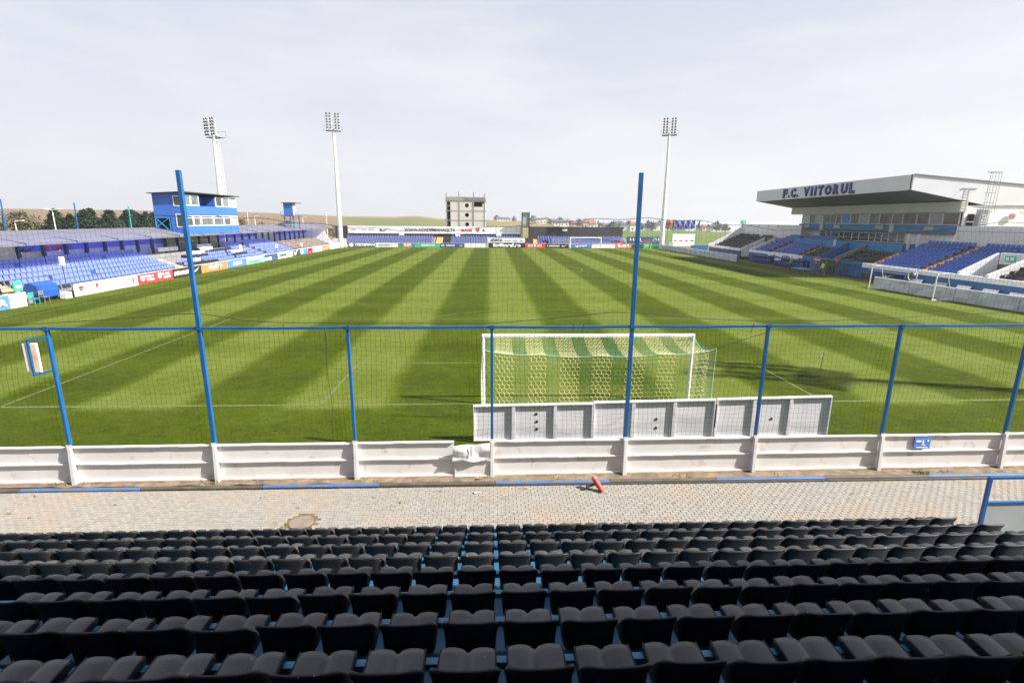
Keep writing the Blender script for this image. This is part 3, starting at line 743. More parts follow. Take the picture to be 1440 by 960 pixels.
def back_p(u, v):
    x = PL+u; k = v/2.35; zt = sagz(x); e = .10*math.sin(math.pi*k); return (x, YB+e, zt*(1-k)+.02)
def side_p(xx):
    def f(u, v):   # u along depth, v down
        k = u/1.95; y = D0-.06-(D0-.06-YB)*k; zt = 2.47-.30*math.sin(math.pi*k)+.03*k
        q = v/2.35; return (xx+(.05*math.sin(math.pi*q) if xx > 3 else -.05*math.sin(math.pi*q)), y+.25*math.sin(math.pi*q)*k*.6, zt*(1-q)+.02)
    return f
def light(u): 
    x = PL+u; k = ((x-.43)/1.04) % 1.0
    return k < .29 or k > .71
Wg = PR-PL
for lt, nm, mm, r in ((True, 'net', 'net_yellow', .0043), (False, 'net', 'net_green', .0026)):
    b = MB()
    hexnet(back_p, Wg, 2.35, .155, r, (lambda u: light(u)) if lt else (lambda u: not light(u)), b)
    hexnet(top_p, Wg, 2.0, .13, r*1.05, (lambda u: light(u)) if lt else (lambda u: not light(u)), b)
    for xx in (PL, PR):
        hexnet(side_p(xx), 1.95, 2.35, .125, r, (lambda u: (int(u/.5) % 2 == 0)) if lt else (lambda u: (int(u/.5) % 2 == 1)), b)
    b.build(nm, mm, t, label='yellow white stripes of the net' if lt else 'green stripes of the net')
b = MB(); pp = None
for k in range(41):
    x = PL+Wg*k/40; p = (x, YB, sagz(x)+.01)
    if pp: b.tube(pp, p, .008, n=5, cap=False)
    pp = p
for xx in (PL, PR):
    pp = None
    for k in range(15):
        q = side_p(xx)(1.95*k/14, 0)
        if pp: b.tube(pp, q, .009, n=5, cap=False)
        pp = q
    pp = None
    for k in range(15):
        q = side_p(xx)(1.95, 2.35*k/14)
        if pp: b.tube(pp, q, .009, n=5, cap=False)
        pp = q
b.build('net_rope', 'net_pale', t)
b = MB(); b.tube((PR, YB, 2.5), (7.0, 12.28, 3.86), .006, n=4); b.build('guy_rope', 'rope_dark', t)
b = MB(); b.tube((PL, YB, 2.45), (-.1, 12.25, 2.55), .006, n=4); b.build('guy_rope', 'rope_dark', t)

# pitch-side portable goal on the right
t = empty('training_goal', (38.0, 46.2, 0), 'white portable training goal standing in front of the foil barrier at right', 'goal')
ga, gb, fx, bx_ = 50.0, 42.35, 37.55, 39.25
for y in (ga, gb):
    b = MB(); b.tube((fx, y, .04), (fx+.05, y, 2.28), .05, n=8); b.build('goal_post', 'white_paint', t)
    b = MB(); b.box(fx-.06, bx_, y-.06, y+.06, .0, .10); b.build('base_bar', 'white_paint', t)
    b = MB(); b.tube((bx_-.05, y, .08), (fx+.95, y, 2.25), .035, n=8); b.tube((fx+.05, y, 2.27), (fx+.95, y, 2.25), .035, n=8); b.build('rear_stay', 'net_pale', t)
b = MB(); b.tube((fx+.05, ga, 2.28), (fx+.05, gb, 2.28), .05, n=8); b.build('crossbar', 'white_paint', t)
b = MB(); b.tube((bx_-.1, ga, .14), (bx_-.1, gb, .14), .03, n=8); b.build('rear_bar', 'net_pale', t)
t = empty('training_goal', (22.2, 122.7, 0), 'white goal standing at the far end in front of the blue and white boards', 'goal')
for x in (18.6, 25.8): b = MB(); b.tube((x, 122.6, 0), (x, 122.6, 2.44), .11, n=8); b.build('goal_post', 'white_paint', t)
b = MB(); b.tube((18.5, 122.6, 2.44), (25.9, 122.6, 2.44), .11, n=8); b.build('crossbar', 'white_paint', t)
b = MB()
for x in (18.6, 25.8): b.tube((x, 122.6, 2.4), (x, 123.6, 2.3), .05, n=6); b.tube((x, 123.6, 2.3), (x, 124, 0), .05, n=6)
b.build('rear_stay', 'net_pale', t)
# thin marker pole on the pitch right of the goal
t = empty('marker_pole', (14.76, 21.8, 0), 'thin dark marker pole with a small white ball on the pitch right of the goal', 'pole')
b = MB(); b.tube((14.76, 21.8, 0), (14.80, 21.8, .80), .012, n=6); b.build('pole', 'steel_dark', t)
b = MB(); b.tube((14.74, 21.8, .62), (14.74, 21.8, .70), .035, .03, n=8); b.build('ball', 'white_paint', t)
# corner marker far right
b = MB(); b.tube((37.6, 122.4, 0), (37.6, 122.4, 1.3), .09, n=8); o = b.build('corner_marker', 'vest_yellow'); tag(o, 'small white yellow marker post at the far right corner of the pitch', 'marker')

# ================================================================== NEAR STAND (camera stand)
t = empty('near_stand', (0, 5, 0), 'blue steel terrace carrying the rows of black seats at the bottom of the picture', 'stand')
RP, RH, Y0, Z0 = .843, .397, 8.67, .91
def rowY(k): return Y0-RP*k
def rowZ(k): return Z0+RH*k
XL, XR = -13.5, 9.25
for k in range(-0, 12):
    yb = rowY(k)-.02; zt = rowZ(k)-.28-.42
    b = MB(); b.box(XL, XR+.3, yb+.003, yb+RP, zt-.05, zt); b.build('tread', 'deck_blue', t)
    b = MB(); b.box(XL, XR+.3, yb-.03, yb, zt-.05, zt+RH-.053); b.build('riser', 'deck_blue', t)
    if k < 10:
        b = MB(); yy = rowY(k)+.385; zz = rowZ(k)-.375; b.box(XL, XR, yy-.03, yy+.03, zz-.03, zz+.03); b.build('seat_beam', 'beam_blue', t)
        b = MB(); x = XL+.4
        while x < XR: b.box(x-.025, x+.025, yy-.024, yy+.024, zt+.001, zz-.031); x += 1.5
        b.build('seat_support', 'deck_blue', t)
b = MB(); b.prism([(rowY(0)+.8, 0), (rowY(11)-.1, 0), (rowY(11)-.1, rowZ(11)-.75), (rowY(0)-.1, .1)], 'x', XR+.05, XR+.3); b.build('side_plate', 'deck_blue', t)
# roof over the near stand, behind and above the camera: it shades the upper rows
t = empty('stand_roof', (3, 0, 9), 'steel roof over the camera stand carried on columns behind the camera', 'roof')
b = MB(); b.hexa([(-22, 3.35, 9.0), (34, 3.35, 9.0), (34, -8, 10.6), (-22, -8, 10.6), (-22, 3.35, 9.2), (34, 3.35, 9.2), (34, -8, 10.8), (-22, -8, 10.8)]); b.build('roof_sheet', 'roof_sheet', t)
for x in (-20, -10, 0, 10, 20, 32):
    b = MB(); b.box(x-.15, x+.15, -6.9, -6.6, 0, 10.4); b.build('column', 'stand_blue', t)
b = MB(); b.box(-22, 34, -7.6, -7.4, 0, 10.5); b.build('rear_wall', 'stand_blue_dark', t)

# one moulded seat: origin at back bottom, facing +Y (towards the pitch)
HS = .208
def outline(n=28, w=HS, d=.43):
    """U shape from front left, round the back, to front right"""
    pts = []
    for i in range(n+1):
        s = -1+2*i/n
        if abs(s) > .48:
            k = (abs(s)-.48)/.52; x = (w-.012*k)*(1 if s > 0 else -1); y = .115+(d-.115)*k
        else:
            a = s/.48*math.pi/2; e = .55
            x = w*math.copysign(abs(math.sin(a))**e, s); y = .115*(1-abs(math.cos(a))**e)
        pts.append((x, y))
    return pts
OL = outline()
def rim(y): 
    q = min(1, max(0, (.20-y)/.19)); q = q*q*(3-2*q); return .012+.272*q
def seat_shell():
    mb = MB(); n = len(OL); L_ = []
    prof = [(0, 0), (.35, .006), (.7, .018), (1, .040)]
    cx = [math.copysign(1, x) if abs(x) > HS-.02 else x/HS for x, y in OL]
    for (x, y), nx in zip(OL, cx):
        h = rim(y); ny = -1 if y < .10 else -.0
        dn = Vector((nx*.22, -max(0, (.115-y)/.115), 0))
        if dn.length > 0: dn.normalize()
        ring = []
        for v, o in prof: ring.append((x+dn.x*o*(h/.28), y+dn.y*o*(h/.28), -.055*(1-v)+v*h))
        lip = (x+dn.x*(.040*h/.28+.020*h/.28+.004), y+dn.y*(.060*h/.28), h-.003)
        lip2 = (x+dn.x*(.062*h/.28+.004), y+dn.y*(.062*h/.28), h-.003-.02*h/.28)
        ring += [lip, lip2]
        for v, o in reversed(prof[:-1]): ring.append((x+dn.x*(o*(h/.28)+.008), y+dn.y*(o*(h/.28)+.010), -.055*(1-v)+v*(h-.02*h/.28)))
        L_.append(ring)
    k = len(L_[0])
    for r in L_: mb.v += r
    for i in range(n-1):
        for j in range(k-1): a = i*k+j; mb.f.append((a, a+1, a+k+1, a+k)); mb.mi.append(0)
        mb.f.append((i*k+k-1, i*k, (i+1)*k, (i+1)*k+k-1)); mb.mi.append(0)
    mb.f.append(tuple(range(k))); mb.f.append(tuple(range((n-1)*k, n*k))[::-1]); mb.mi += [0, 0]
    return mb
def seat_pan():
    mb = MB(); nu, nv = 16, 10; grid = []
    for j in range(nv+1):
        v = j/nv; y = .008+.445*v
        ww = HS-.003
        if y < .115: ww *= (max(0, 1-((.115-y)/.115)**2.2))**.45*.97+.03
        if v > .9: ww -= .02*(v-.9)*10
        for i in range(nu+1):
            s = -1+2*i/nu; s = math.copysign(abs(s)**.85, s); x = ww*s
            a = abs(x)/HS
            z = .020*(1-(2*min(a, 1)-1)**2)-.012+(.014*(a**3))
            if a < .09: z -= .018*(1-a/.09)
            z += .03*max(0, .3-v)-.05*max(0, v-.86)/.14*(max(0, v-.86)/.14)+.008*v
            yy = y+(.018*(1-(2*a-1)**2) if v > .85 else 0)
            grid.append((x, yy, z))
    mb.v = list(grid)+[(x, y, z-.018) for x, y, z in grid]; m_ = nu+1; o = len(grid)
    for j in range(nv):
        for i in range(nu):
            a = j*m_+i; mb.f.append((a, a+1, a+m_+1, a+m_)); mb.f.append((o+a, o+a+m_, o+a+m_+1, o+a+1)); mb.mi += [0, 0]
    bd = [i for i in range(m_)]+[j*m_+nu for j in range(1, nv+1)]+[nv*m_+i for i in range(nu-1, -1, -1)]+[j*m_ for j in range(nv-1, 0, -1)]
    for a, b_ in zip(bd, bd[1:]+bd[:1]): mb.f.append((a, o+a, o+b_, b_)); mb.mi.append(0)
    return mb
SB = seat_shell().build('backrest', 'near_seat', None, smooth=True); SP = seat_pan().build('seat_pan', 'near_pan', None, smooth=True)
bk = MB(); bk.box(-.11, .11, .33, .37, -.10, -.045); bk.box(-.11, .11, .40, .44, -.10, -.045); BK = bk.build('bracket', 'steel_dark', None)
ORD = ['front', 'second', 'third', 'fourth', 'fifth', 'sixth', 'seventh', 'eighth']
def ordinal(n):
    A = ['', 'first', 'second', 'third', 'fourth', 'fifth', 'sixth', 'seventh', 'eighth', 'ninth', 'tenth', 'eleventh', 'twelfth', 'thirteenth', 'fourteenth', 'fifteenth', 'sixteenth', 'seventeenth', 'eighteenth', 'nineteenth']
    if n < 20: return A[n]
    T = ['', '', 'twent', 'thirt', 'fort'][n//10]
    return T+'ieth' if n % 10 == 0 else T+'y-'+A[n % 10]
def seat_thing(): 
    r = bpy.data.objects.new('stand_seat', None); col.objects.link(r); r['local'] = 1; r.empty_display_size = .2
    r['category'] = 'seat'; r['group'] = 'black plastic seats of the near stand'
    return r
proto_seat = seat_thing()
for o in (SB, SP, BK): o.parent = proto_seat
del proto_seat['local']
used = False; nseat = 0
for k in range(8):
    y = rowY(k); zb = rowZ(k)-.284
    xs_ = [.07+.25+.5*i for i in range(-28, 18)]
    row = [x for x in xs_ if (inview((x, y, rowZ(k)), 45) or inview((x, y+.3, rowZ(k)), 10)) and x < 9.15]
    for x in row:
        s = proto_seat if not used else copy_tree(proto_seat); used = True; nseat += 1
        s.location = (x+R.uniform(-.006, .006), y+R.uniform(-.008, .008), zb+R.uniform(-.004, .004))
        s.rotation_euler = (R.uniform(-.02, .02), R.uniform(-.008, .008), R.uniform(-.02, .02))
        last = (x > 8.6)
        s['label'] = 'black plastic seat, %s row up from the paving, %s from the left' % ('first' if k == 0 else ORD[k], ordinal(row.index(x)+1))
        if last and k < 2: s['label'] = 'black plastic seat ending the %s row, near the blue guard rail' % ('first' if k == 0 else ORD[k])
print('near seats', nseat)

# ================================================================== SEATS OF THE OTHER STANDS
def low_seat():
    b = MB()   # faces +X ; origin under the seat
    b.hexa([(.0, -.20, .0), (.40, -.20, .0), (.40, .20, .0), (.0, .20, .0), (.0, -.21, .05), (.42, -.20, .06), (.42, .20, .06), (.0, .21, .05)])
    b.hexa([(-.02, -.21, .03), (.04, -.21, .03), (.04, .21, .03), (-.02, .21, .03), (-.09, -.19, .36), (-.045, -.19, .36), (-.045, .19, .36), (-.09, .19, .36)])
    return b
class SeatBank:
    """collects seats of one stand; the 300 that show largest become parts, the rest one stuff part"""
    def __init__(s, stand): s.stand = stand; s.L = []
    def add(s, x, y, z, rz, m): s.L.append((x, y, z, rz, m))
    def flush(s, keep=300):
        V = [q for q in s.L if inview(q[:3], 4)]; V.sort(key=lambda q: pix(q[:3])[2]); V = V[:keep]; vs_ = set(V)
        protos = {}
        for q in V:
            m = q[4]
            if m not in protos:
                me = low_seat().build('seat', m, None); protos[m] = me.data; bpy.data.objects.remove(me)
            o = bpy.data.objects.new('seat', protos[m]); col.objects.link(o); o.parent = s.stand
            o.location = Vector(q[:3])-s.stand.location; o.rotation_euler = (0, R.uniform(-.03, .03), q[3]+R.uniform(-.03, .03))
        rest = [q for q in s.L if q not in vs_]
        if rest:
            ms = sorted(set(q[4] for q in rest)); mb = MB(); base = low_seat()
            for q in rest:
                c, sn = math.cos(q[3]), math.sin(q[3]); mb.m = ms.index(q[4]); j = R.uniform(-.012, .012)
                mb.add([(q[0]+c*v[0]-sn*v[1], q[1]+sn*v[0]+c*v[1], q[2]+v[2]+j) for v in base.v], base.f)
            mb.build('seat_rows', ms, s.stand, kind='stuff')

# ================================================================== LEFT COVERED STAND
LS = empty('covered_stand', (-38, 78, 0), 'long low covered stand with blue seats and a grey roof along the left touchline', 'stand')
LX0, LRP, LRH, LZ = -35.55, .86, .325, .56    # first riser, pitch, rise, first tread height
LY0, LY1 = 31.0, 124.0
def lstep(k): return LX0-LRP*k, LZ+LRH*k
b = MB()
prof = [(LX0+.55, 0)]+[(LX0+.55, LZ)]
for k in range(6):
    x, z = lstep(k); prof += [(x-.30, LZ+LRH*k if k == 0 else LZ+LRH*k), (x-.30, LZ+LRH*(k+1))] if k < 5 else [(x-.35, z)]
prof += [(LX0-.35-LRP*5, 0)]
b.prism(prof, 'y', LY0, LY1); b.build('terrace', 'concrete', LS)
# aisles (orange steps)
laisles = [(39.6, 40.9, 6), (61.2, 62.4, 4), (84.6, 85.4, 4), (96.6, 97.6, 5)]
for ya, yb, kk in laisles:
    for k in range(kk):
        x, z = lstep(k)
        b = MB(); b.box(x-.30, x+.56 if k == 0 else x+.553, ya, yb, z+.004, z+.05); b.box(x-.31, x+.12, ya+.02, yb-.02, z+.051, z+.17); b.build('aisle_step', 'step_orange_pale', LS)
bank = SeatBank(LS)
def lseats(y0, y1, k0, k1, m, skip=0.):
    for k in range(k0, k1):
        x, z = lstep(k); y = y0+.3
        while y < y1-.2:
            if R.random() >= skip: bank.add(x-.22, y, z+.40, 0, m if not (R.random() < .012) else 'seat_blue')
            y += .52
for a_, b_ in ((LY0, 39.4), (41.0, 61.0), (85.5, 96.4)): lseats(a_, b_, 0, 6, 'seat_blue_pale')
lseats(62.6, 66.5, 0, 2, 'seat_blue_pale'); lseats(66.5, 80, 0, 3, 'seat_blue_pale', .12); lseats(79.5, 84.4, 0, 6, 'seat_blue_pale')
lseats(31, 39.4, 0, 2, 'seat_black')
bank.L = [q for q in bank.L if not (q[1] < 39.4 and q[4] != 'seat_black' and q[2] < 1.3)]
bank.flush()
# press benches in the middle
for (ya, yb, k, c) in ((64.0, 66.4, 1, 'padding_white'), (66.6, 70.8, 3, 'padding_white'), (71.4, 74.6, 4, 'padding_white'), (76.2, 79.6, 2, 'padding_white'), (66.2, 70.0, 2, 'black'), (72, 78, 3, 'black'), (63, 69, 0, 'black'), (75, 79.2, 1, 'black'), (64, 68, 5, 'padding_white'), (72.4, 76, 5, 'padding_white')):
    x, z = lstep(k); b = MB(); b.box(x+.1, x+.50, ya, yb, z+.66, z+.70); b.box(x+.46, x+.50, ya, yb, z+.25, z+.66); b.build('press_desk', c, LS)
# benches at the far end: dark treads with pale nosings
for k in range(5):
    x, z = lstep(k); b = MB(); b.box(x-.28, x+.545, 97.8, 119.5, z+.004, z+.10); b.box(x-.2, x+.2, 97.8, 119.5, z+.101, z+.40); b.build('bench', 'terrace_brown', LS)
    b = MB(); b.box(x+.16, x+.26, 97.8, 119.5, z+.401, z+.44); b.build('bench_edge', 'terrace_pale', LS)
# back wall with pillars and banners
WX = -41.3
ypil = [WX_ for WX_ in [47.5+2.62*i for i in range(-6, 30)]]
for i, y in enumerate(ypil):
    if y > 123: break
    dark = 66.5 < y < 80
    b = MB(); b.box(WX+.05, WX+.30, y-.13, y+.13, 1.2, 4.95); b.build('pillar', 'stand_blue_dark', LS)
    yn = ypil[i+1] if i+1 < len(ypil) else y+2.62
    grey = y < 47 or (66 < y < 80.0) or (94 < y < 102)
    zt = 5.05
    b = MB(); b.box(WX-.08, WX+.0, y+.13, yn-.13, 1.2, 3.27); b.build('wall_panel', 'wall_grey' if (grey or 47 < y < 48) else 'wall_lavender', LS)
    b = MB(); b.box(WX-.08, WX+.03, y+.13, yn-.13, 3.31, zt); b.build('wall_panel', 'wall_grey' if grey else 'banner_blue', LS)
def LT(s_, y0, z0, wd, ht, m, x=WX+.05, nm='lettering', bold=.02): return text(s_, (x, y0, z0), wd, ht, (0, 1, 0), m, LS, nm, .02, bold)
shape(SWOOSH, (WX+.05, 47.9, 3.36), 1.7, .48, (0, 1, 0), 'print_black', LS, 'emblem')
LT('e·on', 50.5, 3.38, 1.9, .46, 'print_red')
shape(CIRC, (WX+.05, 53.1, 3.38), .55, .46, (0, 1, 0), 'print_blue', LS, 'emblem')
for y in (56.2, 58.7, 61.4, 64.0):
    b = MB(); b.box(WX+.035, WX+.05, y, y+1.2, 3.6, 3.7); b.build('print_line', 'print_blue', LS)
    b = MB(); b.box(WX+.035, WX+.05, y+.2, y+.9, 3.42, 3.49); b.build('print_line', 'print_blue', LS)
b = MB(); b.box(WX-.09, WX, LY1-1, LY1, 0, 5); b.build('wall_panel', 'wall_lavender', LS)
# roof: corrugated sheets
RXF, RZF, RXB, RZB = -37.0, 4.30, -41.5, 5.22
n = 0; y = LY0
while y < 126.2:
    b = MB(); w_ = 2.62; sub = 9
    for i in range(sub):
        u, v = y+w_*i/sub, y+w_*(i+1)/sub-.0; j = .025 if i % 2 else 0
        b.add([(RXF, u, RZF+j), (RXF, v, RZF+.025-j), (RXB, v, RZB+.025-j), (RXB, u, RZB+j)], [(0, 1, 2, 3)])
    b.build('roof_sheet', 'roof_translucent', LS); y += w_+.01
b = MB(); b.box(RXF-.02, RXF+.05, LY0, 126.2, RZF-.14, RZF-.004); b.build('eaves_beam', 'steel', LS)
for i in range(0, 20):
    y = 33+5.24*i
    if y > 125: break
    b = MB(); b.bar((RXF+.1, y, RZF-.02), (WX, y, RZB-.18), .08, .16); b.build('rafter', 'stand_blue_dark', LS)
b = MB(); b.prism([(-35.4, 0), (-41.4, 0), (-41.4, 5.1), (-37.6, 4.25), (-36.6, 2.3), (-35.4, 1.1)], 'y', 120.6, 120.75); b.build('end_wall', 'clad_white', LS)
for y, h in ((47.55, 7.86), (55.58, 7.8), (63.6, 7.65)):
    t = empty('net_post', (-41.8, y, 0), {47.55: 'blue net post behind the left stand roof, nearest the left picture edge', 55.58: 'blue net post behind the left stand roof, middle of three', 63.6: 'greenish net post behind the left stand roof, beside the blue cabin'}[y], 'post', 'net posts behind the left stand')
    b = MB(); b.tube((-41.9, y, 0), (-41.75, y, h), .06, n=6); b.build('pole', 'fence_blue' if h > 7.7 else 'sponsor_teal', t)
    b = MB(); b.tube((-42.3, y+.25, 4), (-41.85, y, h-1.0), .035, n=6); b.build('stay', 'fence_blue' if h > 7.7 else 'sponsor_teal', t)
# small white boxes on poles in front of the stand
for i, (y, zt, hh, x) in enumerate(((44.4, 3.25, .72, -35.15), (76.0, 2.75, .75, -35.4), (88.6, 2.2, .6, -35.4), (102.5, 1.9, .8, -36.2))):
    t = empty('speaker_post', (x, y, 0), ['white box on a thin pole in front of the left stand, nearest the blue dugout', 'white box on a pole in front of the left stand, under the blue cabin', 'white box on a pole in front of the left stand, beyond the blue cabin', 'white box on a pole beside the far benches of the left stand'][i], 'speaker post', 'white boxes on poles along the left stand')
    b = MB(); b.tube((x, y, 0), (x, y, zt-hh*.3), .035, n=6); b.build('pole', 'steel_dark', t)
    b = MB(); b.box(x-.12, x+.12, y-.17, y+.17, zt-hh, zt); b.build('speaker_box', 'white_paint', t, bevel=.02)

# ------------------------------------------------------------------ control cabin on the left stand
t = empty('control_cabin', (-39.3, 73.6, 4.2), 'two storey blue control cabin with white windows on the roof of the left stand', 'cabin')
CX, CB_, CY0, CY1 = -37.42, -41.0, 66.9, 80.6
def cbox(nm, m, x0, x1, y0, y1, z0, z1, **k): b = MB(); b.box(x0, x1, y0, y1, z0, z1); return b.build(nm, m, t, **k)
cbox('floor_slab', 'cabin_blue', CB_, CX, CY0, CY1, 4.25, 4.40)
cbox('wall', 'cabin_blue', CX-.12, CX, CY0, CY1, 4.4, 5.35); cbox('wall', 'cabin_blue', CX-.12, CX, CY0, CY1, 6.72, 7.86)
cbox('wall', 'cabin_blue', CB_, CX-.125, CY0, CY0+.12, 6.4, 9.30); cbox('wall', 'cabin_blue', CB_+1.9, CX-.125, CY0, CY0+.12, 4.4, 6.4)
cbox('wall', 'cabin_blue', CB_, CX-.125, CY1-.12, CY1, 4.4, 9.25); cbox('wall', 'cabin_blue', CB_, CB_+.12, CY0+.13, CY1-.13, 4.4, 9.25)
cbox('floor_slab', 'cabin_blue', CB_+.13, CX-.13, CY0+.13, CY1-.13, 6.62, 6.74)
def cwin(y0, y1, z0, z1, m='glass_dark', fr=.09, nm='window', top=False):
    b = MB(); x = CX+.0
    for q in ((y0, y1, z0, z0+fr), (y0, y1, z1-fr, z1)): b.box(x-.10, x+.03, q[0], q[1], q[2], q[3])
    for q in ((y0, y0+fr), (y1-fr, y1)): b.box(x-.10, x+.03, q[0], q[1], z0+fr+.001, z1-fr-.001)
    if top: b.box(x-.10, x+.03, y0+fr+.001, y1-fr-.001, z1-.36, z1-.30)
    f = b.build(nm, 'white_paint', t)
    b = MB(); b.box(x-.06, x-.04, y0+fr, y1-fr, z0+fr, z1-fr); g = b.build('pane', m, t); g.parent = f; g.location = (0, 0, 0)
for y0, y1, m in ((67.0, 68.7, 'glass_dark'), (68.8, 70.5, 'glass_pale'), (70.6, 73.6, 'glass_pale'), (73.7, 76.4, 'glass_pale'), (76.5, 78.4, 'glass_pale'), (78.5, 80.5, 'glass_bright')): cwin(y0, y1, 5.37, 6.70, m, top=True)
for y0, y1, m in ((66.95, 68.6, 'glass_pale'), (68.65, 70.5, 'glass_pale'), (74.7, 76.45, 'glass_dark'), (76.55, 78.4, 'glass_pale'), (78.45, 80.5, 'glass_bright')): cwin(y0, y1, 7.88, 9.16, m)
cbox('balcony_back', 'cabin_blue', CX-1.7, CX-1.6, 70.6, 74.6, 6.8, 9.1); cbox('balcony_side', 'cabin_blue', CX-1.59, CX-.13, 74.55, 74.62, 7.9, 9.1)
# side windows and stair framing on the face towards the camera
for x0, x1, z0, z1 in ((-38.55, -37.62, 7.75, 9.0), (-38.45, -37.55, 5.25, 6.85)):
    b = MB(); fr = .09; y = CY0
    for q in ((x0, x1, z0, z0+fr), (x0, x1, z1-fr, z1)): b.box(q[0], q[1], y-.04, y-.004, q[2], q[3])
    for q in ((x0, x0+fr), (x1-fr, x1)): b.box(q[0], q[1], y-.04, y-.004, z0+fr+.001, z1-fr-.001)
    f = b.build('window', 'white_paint', t); b = MB(); b.box(x0+fr, x1-fr, y-.02, y-.004, z0+fr, z1-fr); g = b.build('pane', 'glass_dark', t); g.parent = f; g.location = (0, 0, 0)
for a, c in (((-40.9, 66.8, 5.0), (-40.9, 66.8, 6.4)), ((-39.2, 66.8, 4.6), (-39.2, 66.8, 6.4)), ((-40.9, 66.8, 6.4), (-39.3, 66.8, 4.8)), ((-40.9, 66.8, 5.2), (-39.2, 66.8, 6.4)), ((-40.9, 66.8, 4.95), (-39.2, 66.8, 4.95)), ((-40.9, 66.8, 6.38), (-39.2, 66.8, 6.38))):
    b = MB(); b.bar(a, c, .07); b.build('brace', 'beam_blue', t)
b = MB(); b.hexa([(CB_-.3, CY0-.5, 9.22), (CX+.45, CY0-.5, 9.42), (CX+.45, CY1+.4, 9.42), (CB_-.3, CY1+.4, 9.22), (CB_-.3, CY0-.5, 9.30), (CX+.45, CY0-.5, 9.52), (CX+.45, CY1+.4, 9.52), (CB_-.3, CY1+.4, 9.30)]); b.build('roof', 'steel_dark', t)
# ------------------------------------------------------------------ camera tower on the left stand
t = empty('camera_tower', (-38.4, 104.4, 5), 'small blue camera hut on a steel frame above the far end of the left stand', 'tower')
cx0, cx1, cy0, cy1 = -39.3, -37.6, 103.4, 106.4
b = MB(); b.box(cx0, cx1, cy0, cy0+.1, 6.9, 9.2); b.build('wall', 'cabin_blue', t)
b = MB(); b.box(cx0, cx0+.1, cy0+.11, cy1, 6.9, 9.2); b.build('wall', 'cabin_blue', t)
b = MB(); b.box(cx1-.1, cx1, cy0+.11, cy0+1.5, 6.9, 9.2); b.build('wall', 'panel_pale', t)
b = MB(); b.box(cx0-.3, cx1+.6, cy0-.3, cy1+.3, 9.21, 9.33); b.build('roof', 'steel_dark', t)
b = MB(); b.box(cx0-.5, cx1+.5, cy0-.2, cy1+.3, 6.75, 6.88); b.build('platform', 'steel_dark', t)
for x in (cx0, cx1):
    for y in (cy0, cy1): b = MB(); b.bar((x, y, 4.3), (x, y, 6.75), .12); b.build('leg', 'stand_blue', t)
for a, c in (((cx0, cy0, 4.7), (cx1, cy0, 6.7)), ((cx1, cy0, 4.7), (cx0, cy0, 6.7)), ((cx1, cy0, 4.7), (cx1, cy1, 6.7)), ((cx1, cy1, 4.7), (cx1, cy0, 6.7)), ((cx0-.5, cy0-.2, 7.6), (cx0-.5, cy0-.2, 6.8)), ((cx1+.5, cy0-.2, 7.6), (cx1+.5, cy0-.2, 6.8)), ((cx1+.5, cy0-.2, 7.55), (cx1+.5, cy1+.2, 7.55)), ((cx0-.5, cy0-.2, 7.55), (cx0, cy0-.2, 7.55))):
    b = MB(); b.bar(a, c, .07); b.build('brace', 'beam_blue', t)

# ------------------------------------------------------------------ dugout and oddments at the near left
t = empty('dugout', (-35, 41.8, 0), 'blue covered dugout with rounded roof beside the left touchline boards', 'dugout')
pr = [(-35.6, 0), (-35.6, 1.1), (-35.4, 1.42), (-35.0, 1.5), (-34.65, 1.3), (-34.45, .85), (-34.55, .82), (-34.75, 1.2), (-35.05, 1.38), (-35.35, 1.32), (-35.5, 1.05), (-35.5, 0)]
b = MB(); b.prism(pr, 'y', 40.9, 42.7); b.build('canopy', 'tarp_blue', t)
for y0, y1, m in ((40.84, 40.895, 'tarp_blue'), (42.705, 42.76, 'tarp_blue')):
    b = MB(); b.prism([(-35.6, 0), (-35.6, 1.1), (-35.4, 1.42), (-35.0, 1.5), (-34.65, 1.3), (-34.45, .85), (-34.5, .35), (-34.9, 0)], 'y', y0, y1); b.build('side_panel', m, t)
b = MB(); b.prism([(-34.57, .815), (-34.45, .845), (-34.42, .35), (-34.54, .35)], 'y', 40.9, 42.7); b.build('front_flap', 'tarp_blue', t)
b = MB(); b.box(-35.45, -35.1, 41.0, 42.6, .35, .42); b.build('bench', 'black', t)
t = empty('white_crate', (-34.3, 44.2, 0), 'white block at the foot of the blue dugout beside the boards', 'crate')
b = MB(); b.box(-34.6, -34.1, 42.85, 43.5, 0, .5); b.build('crate_body', 'padding_white', t, bevel=.03)
t = empty('exit_sign', (-36, 39.6, 0), 'green and white sign standing on the orange steps by the left dugout', 'sign')
b = MB(); b.box(-35.3, -35.2, 39.7, 40.4, 1.0, 1.75); b.build('plate', 'sponsor_green', t)
b = MB(); b.box(-35.19, -35.18, 39.8, 40.3, 1.25, 1.42); b.build('plate_mark', 'print_white', t)
b = MB(); b.tube((-35.25, 40.0, 0), (-35.25, 40.0, 1.0), .04, n=6); b.build('pole', 'white_paint', t)
for i, y in enumerate((40.0, 40.9)):
    t = empty('folding_chair', (-34.2, y, 0), ['dark teal chair beside the blue dugout, nearer the camera', 'pale tube chair frame in front of the blue dugout'][i], 'chair')
    for dx, dy in ((0, 0), (.4, 0), (0, .42), (.4, .42)): b = MB(); b.tube((-34.4+dx, y-.2+dy, 0), (-34.4+dx, y-.2+dy, .45 if dx else .9), .025, n=6); b.build('leg', 'steel' if i else 'sponsor_teal', t)
    b = MB(); b.box(-34.4, -34.0, y-.2, y+.22, .43, .47); b.build('seat', 'steel' if i else 'sponsor_teal', t)
    b = MB(); b.box(-34.42, -34.38, y-.2, y+.22, .6, .92); b.build('backrest', 'steel' if i else 'sponsor_teal', t)

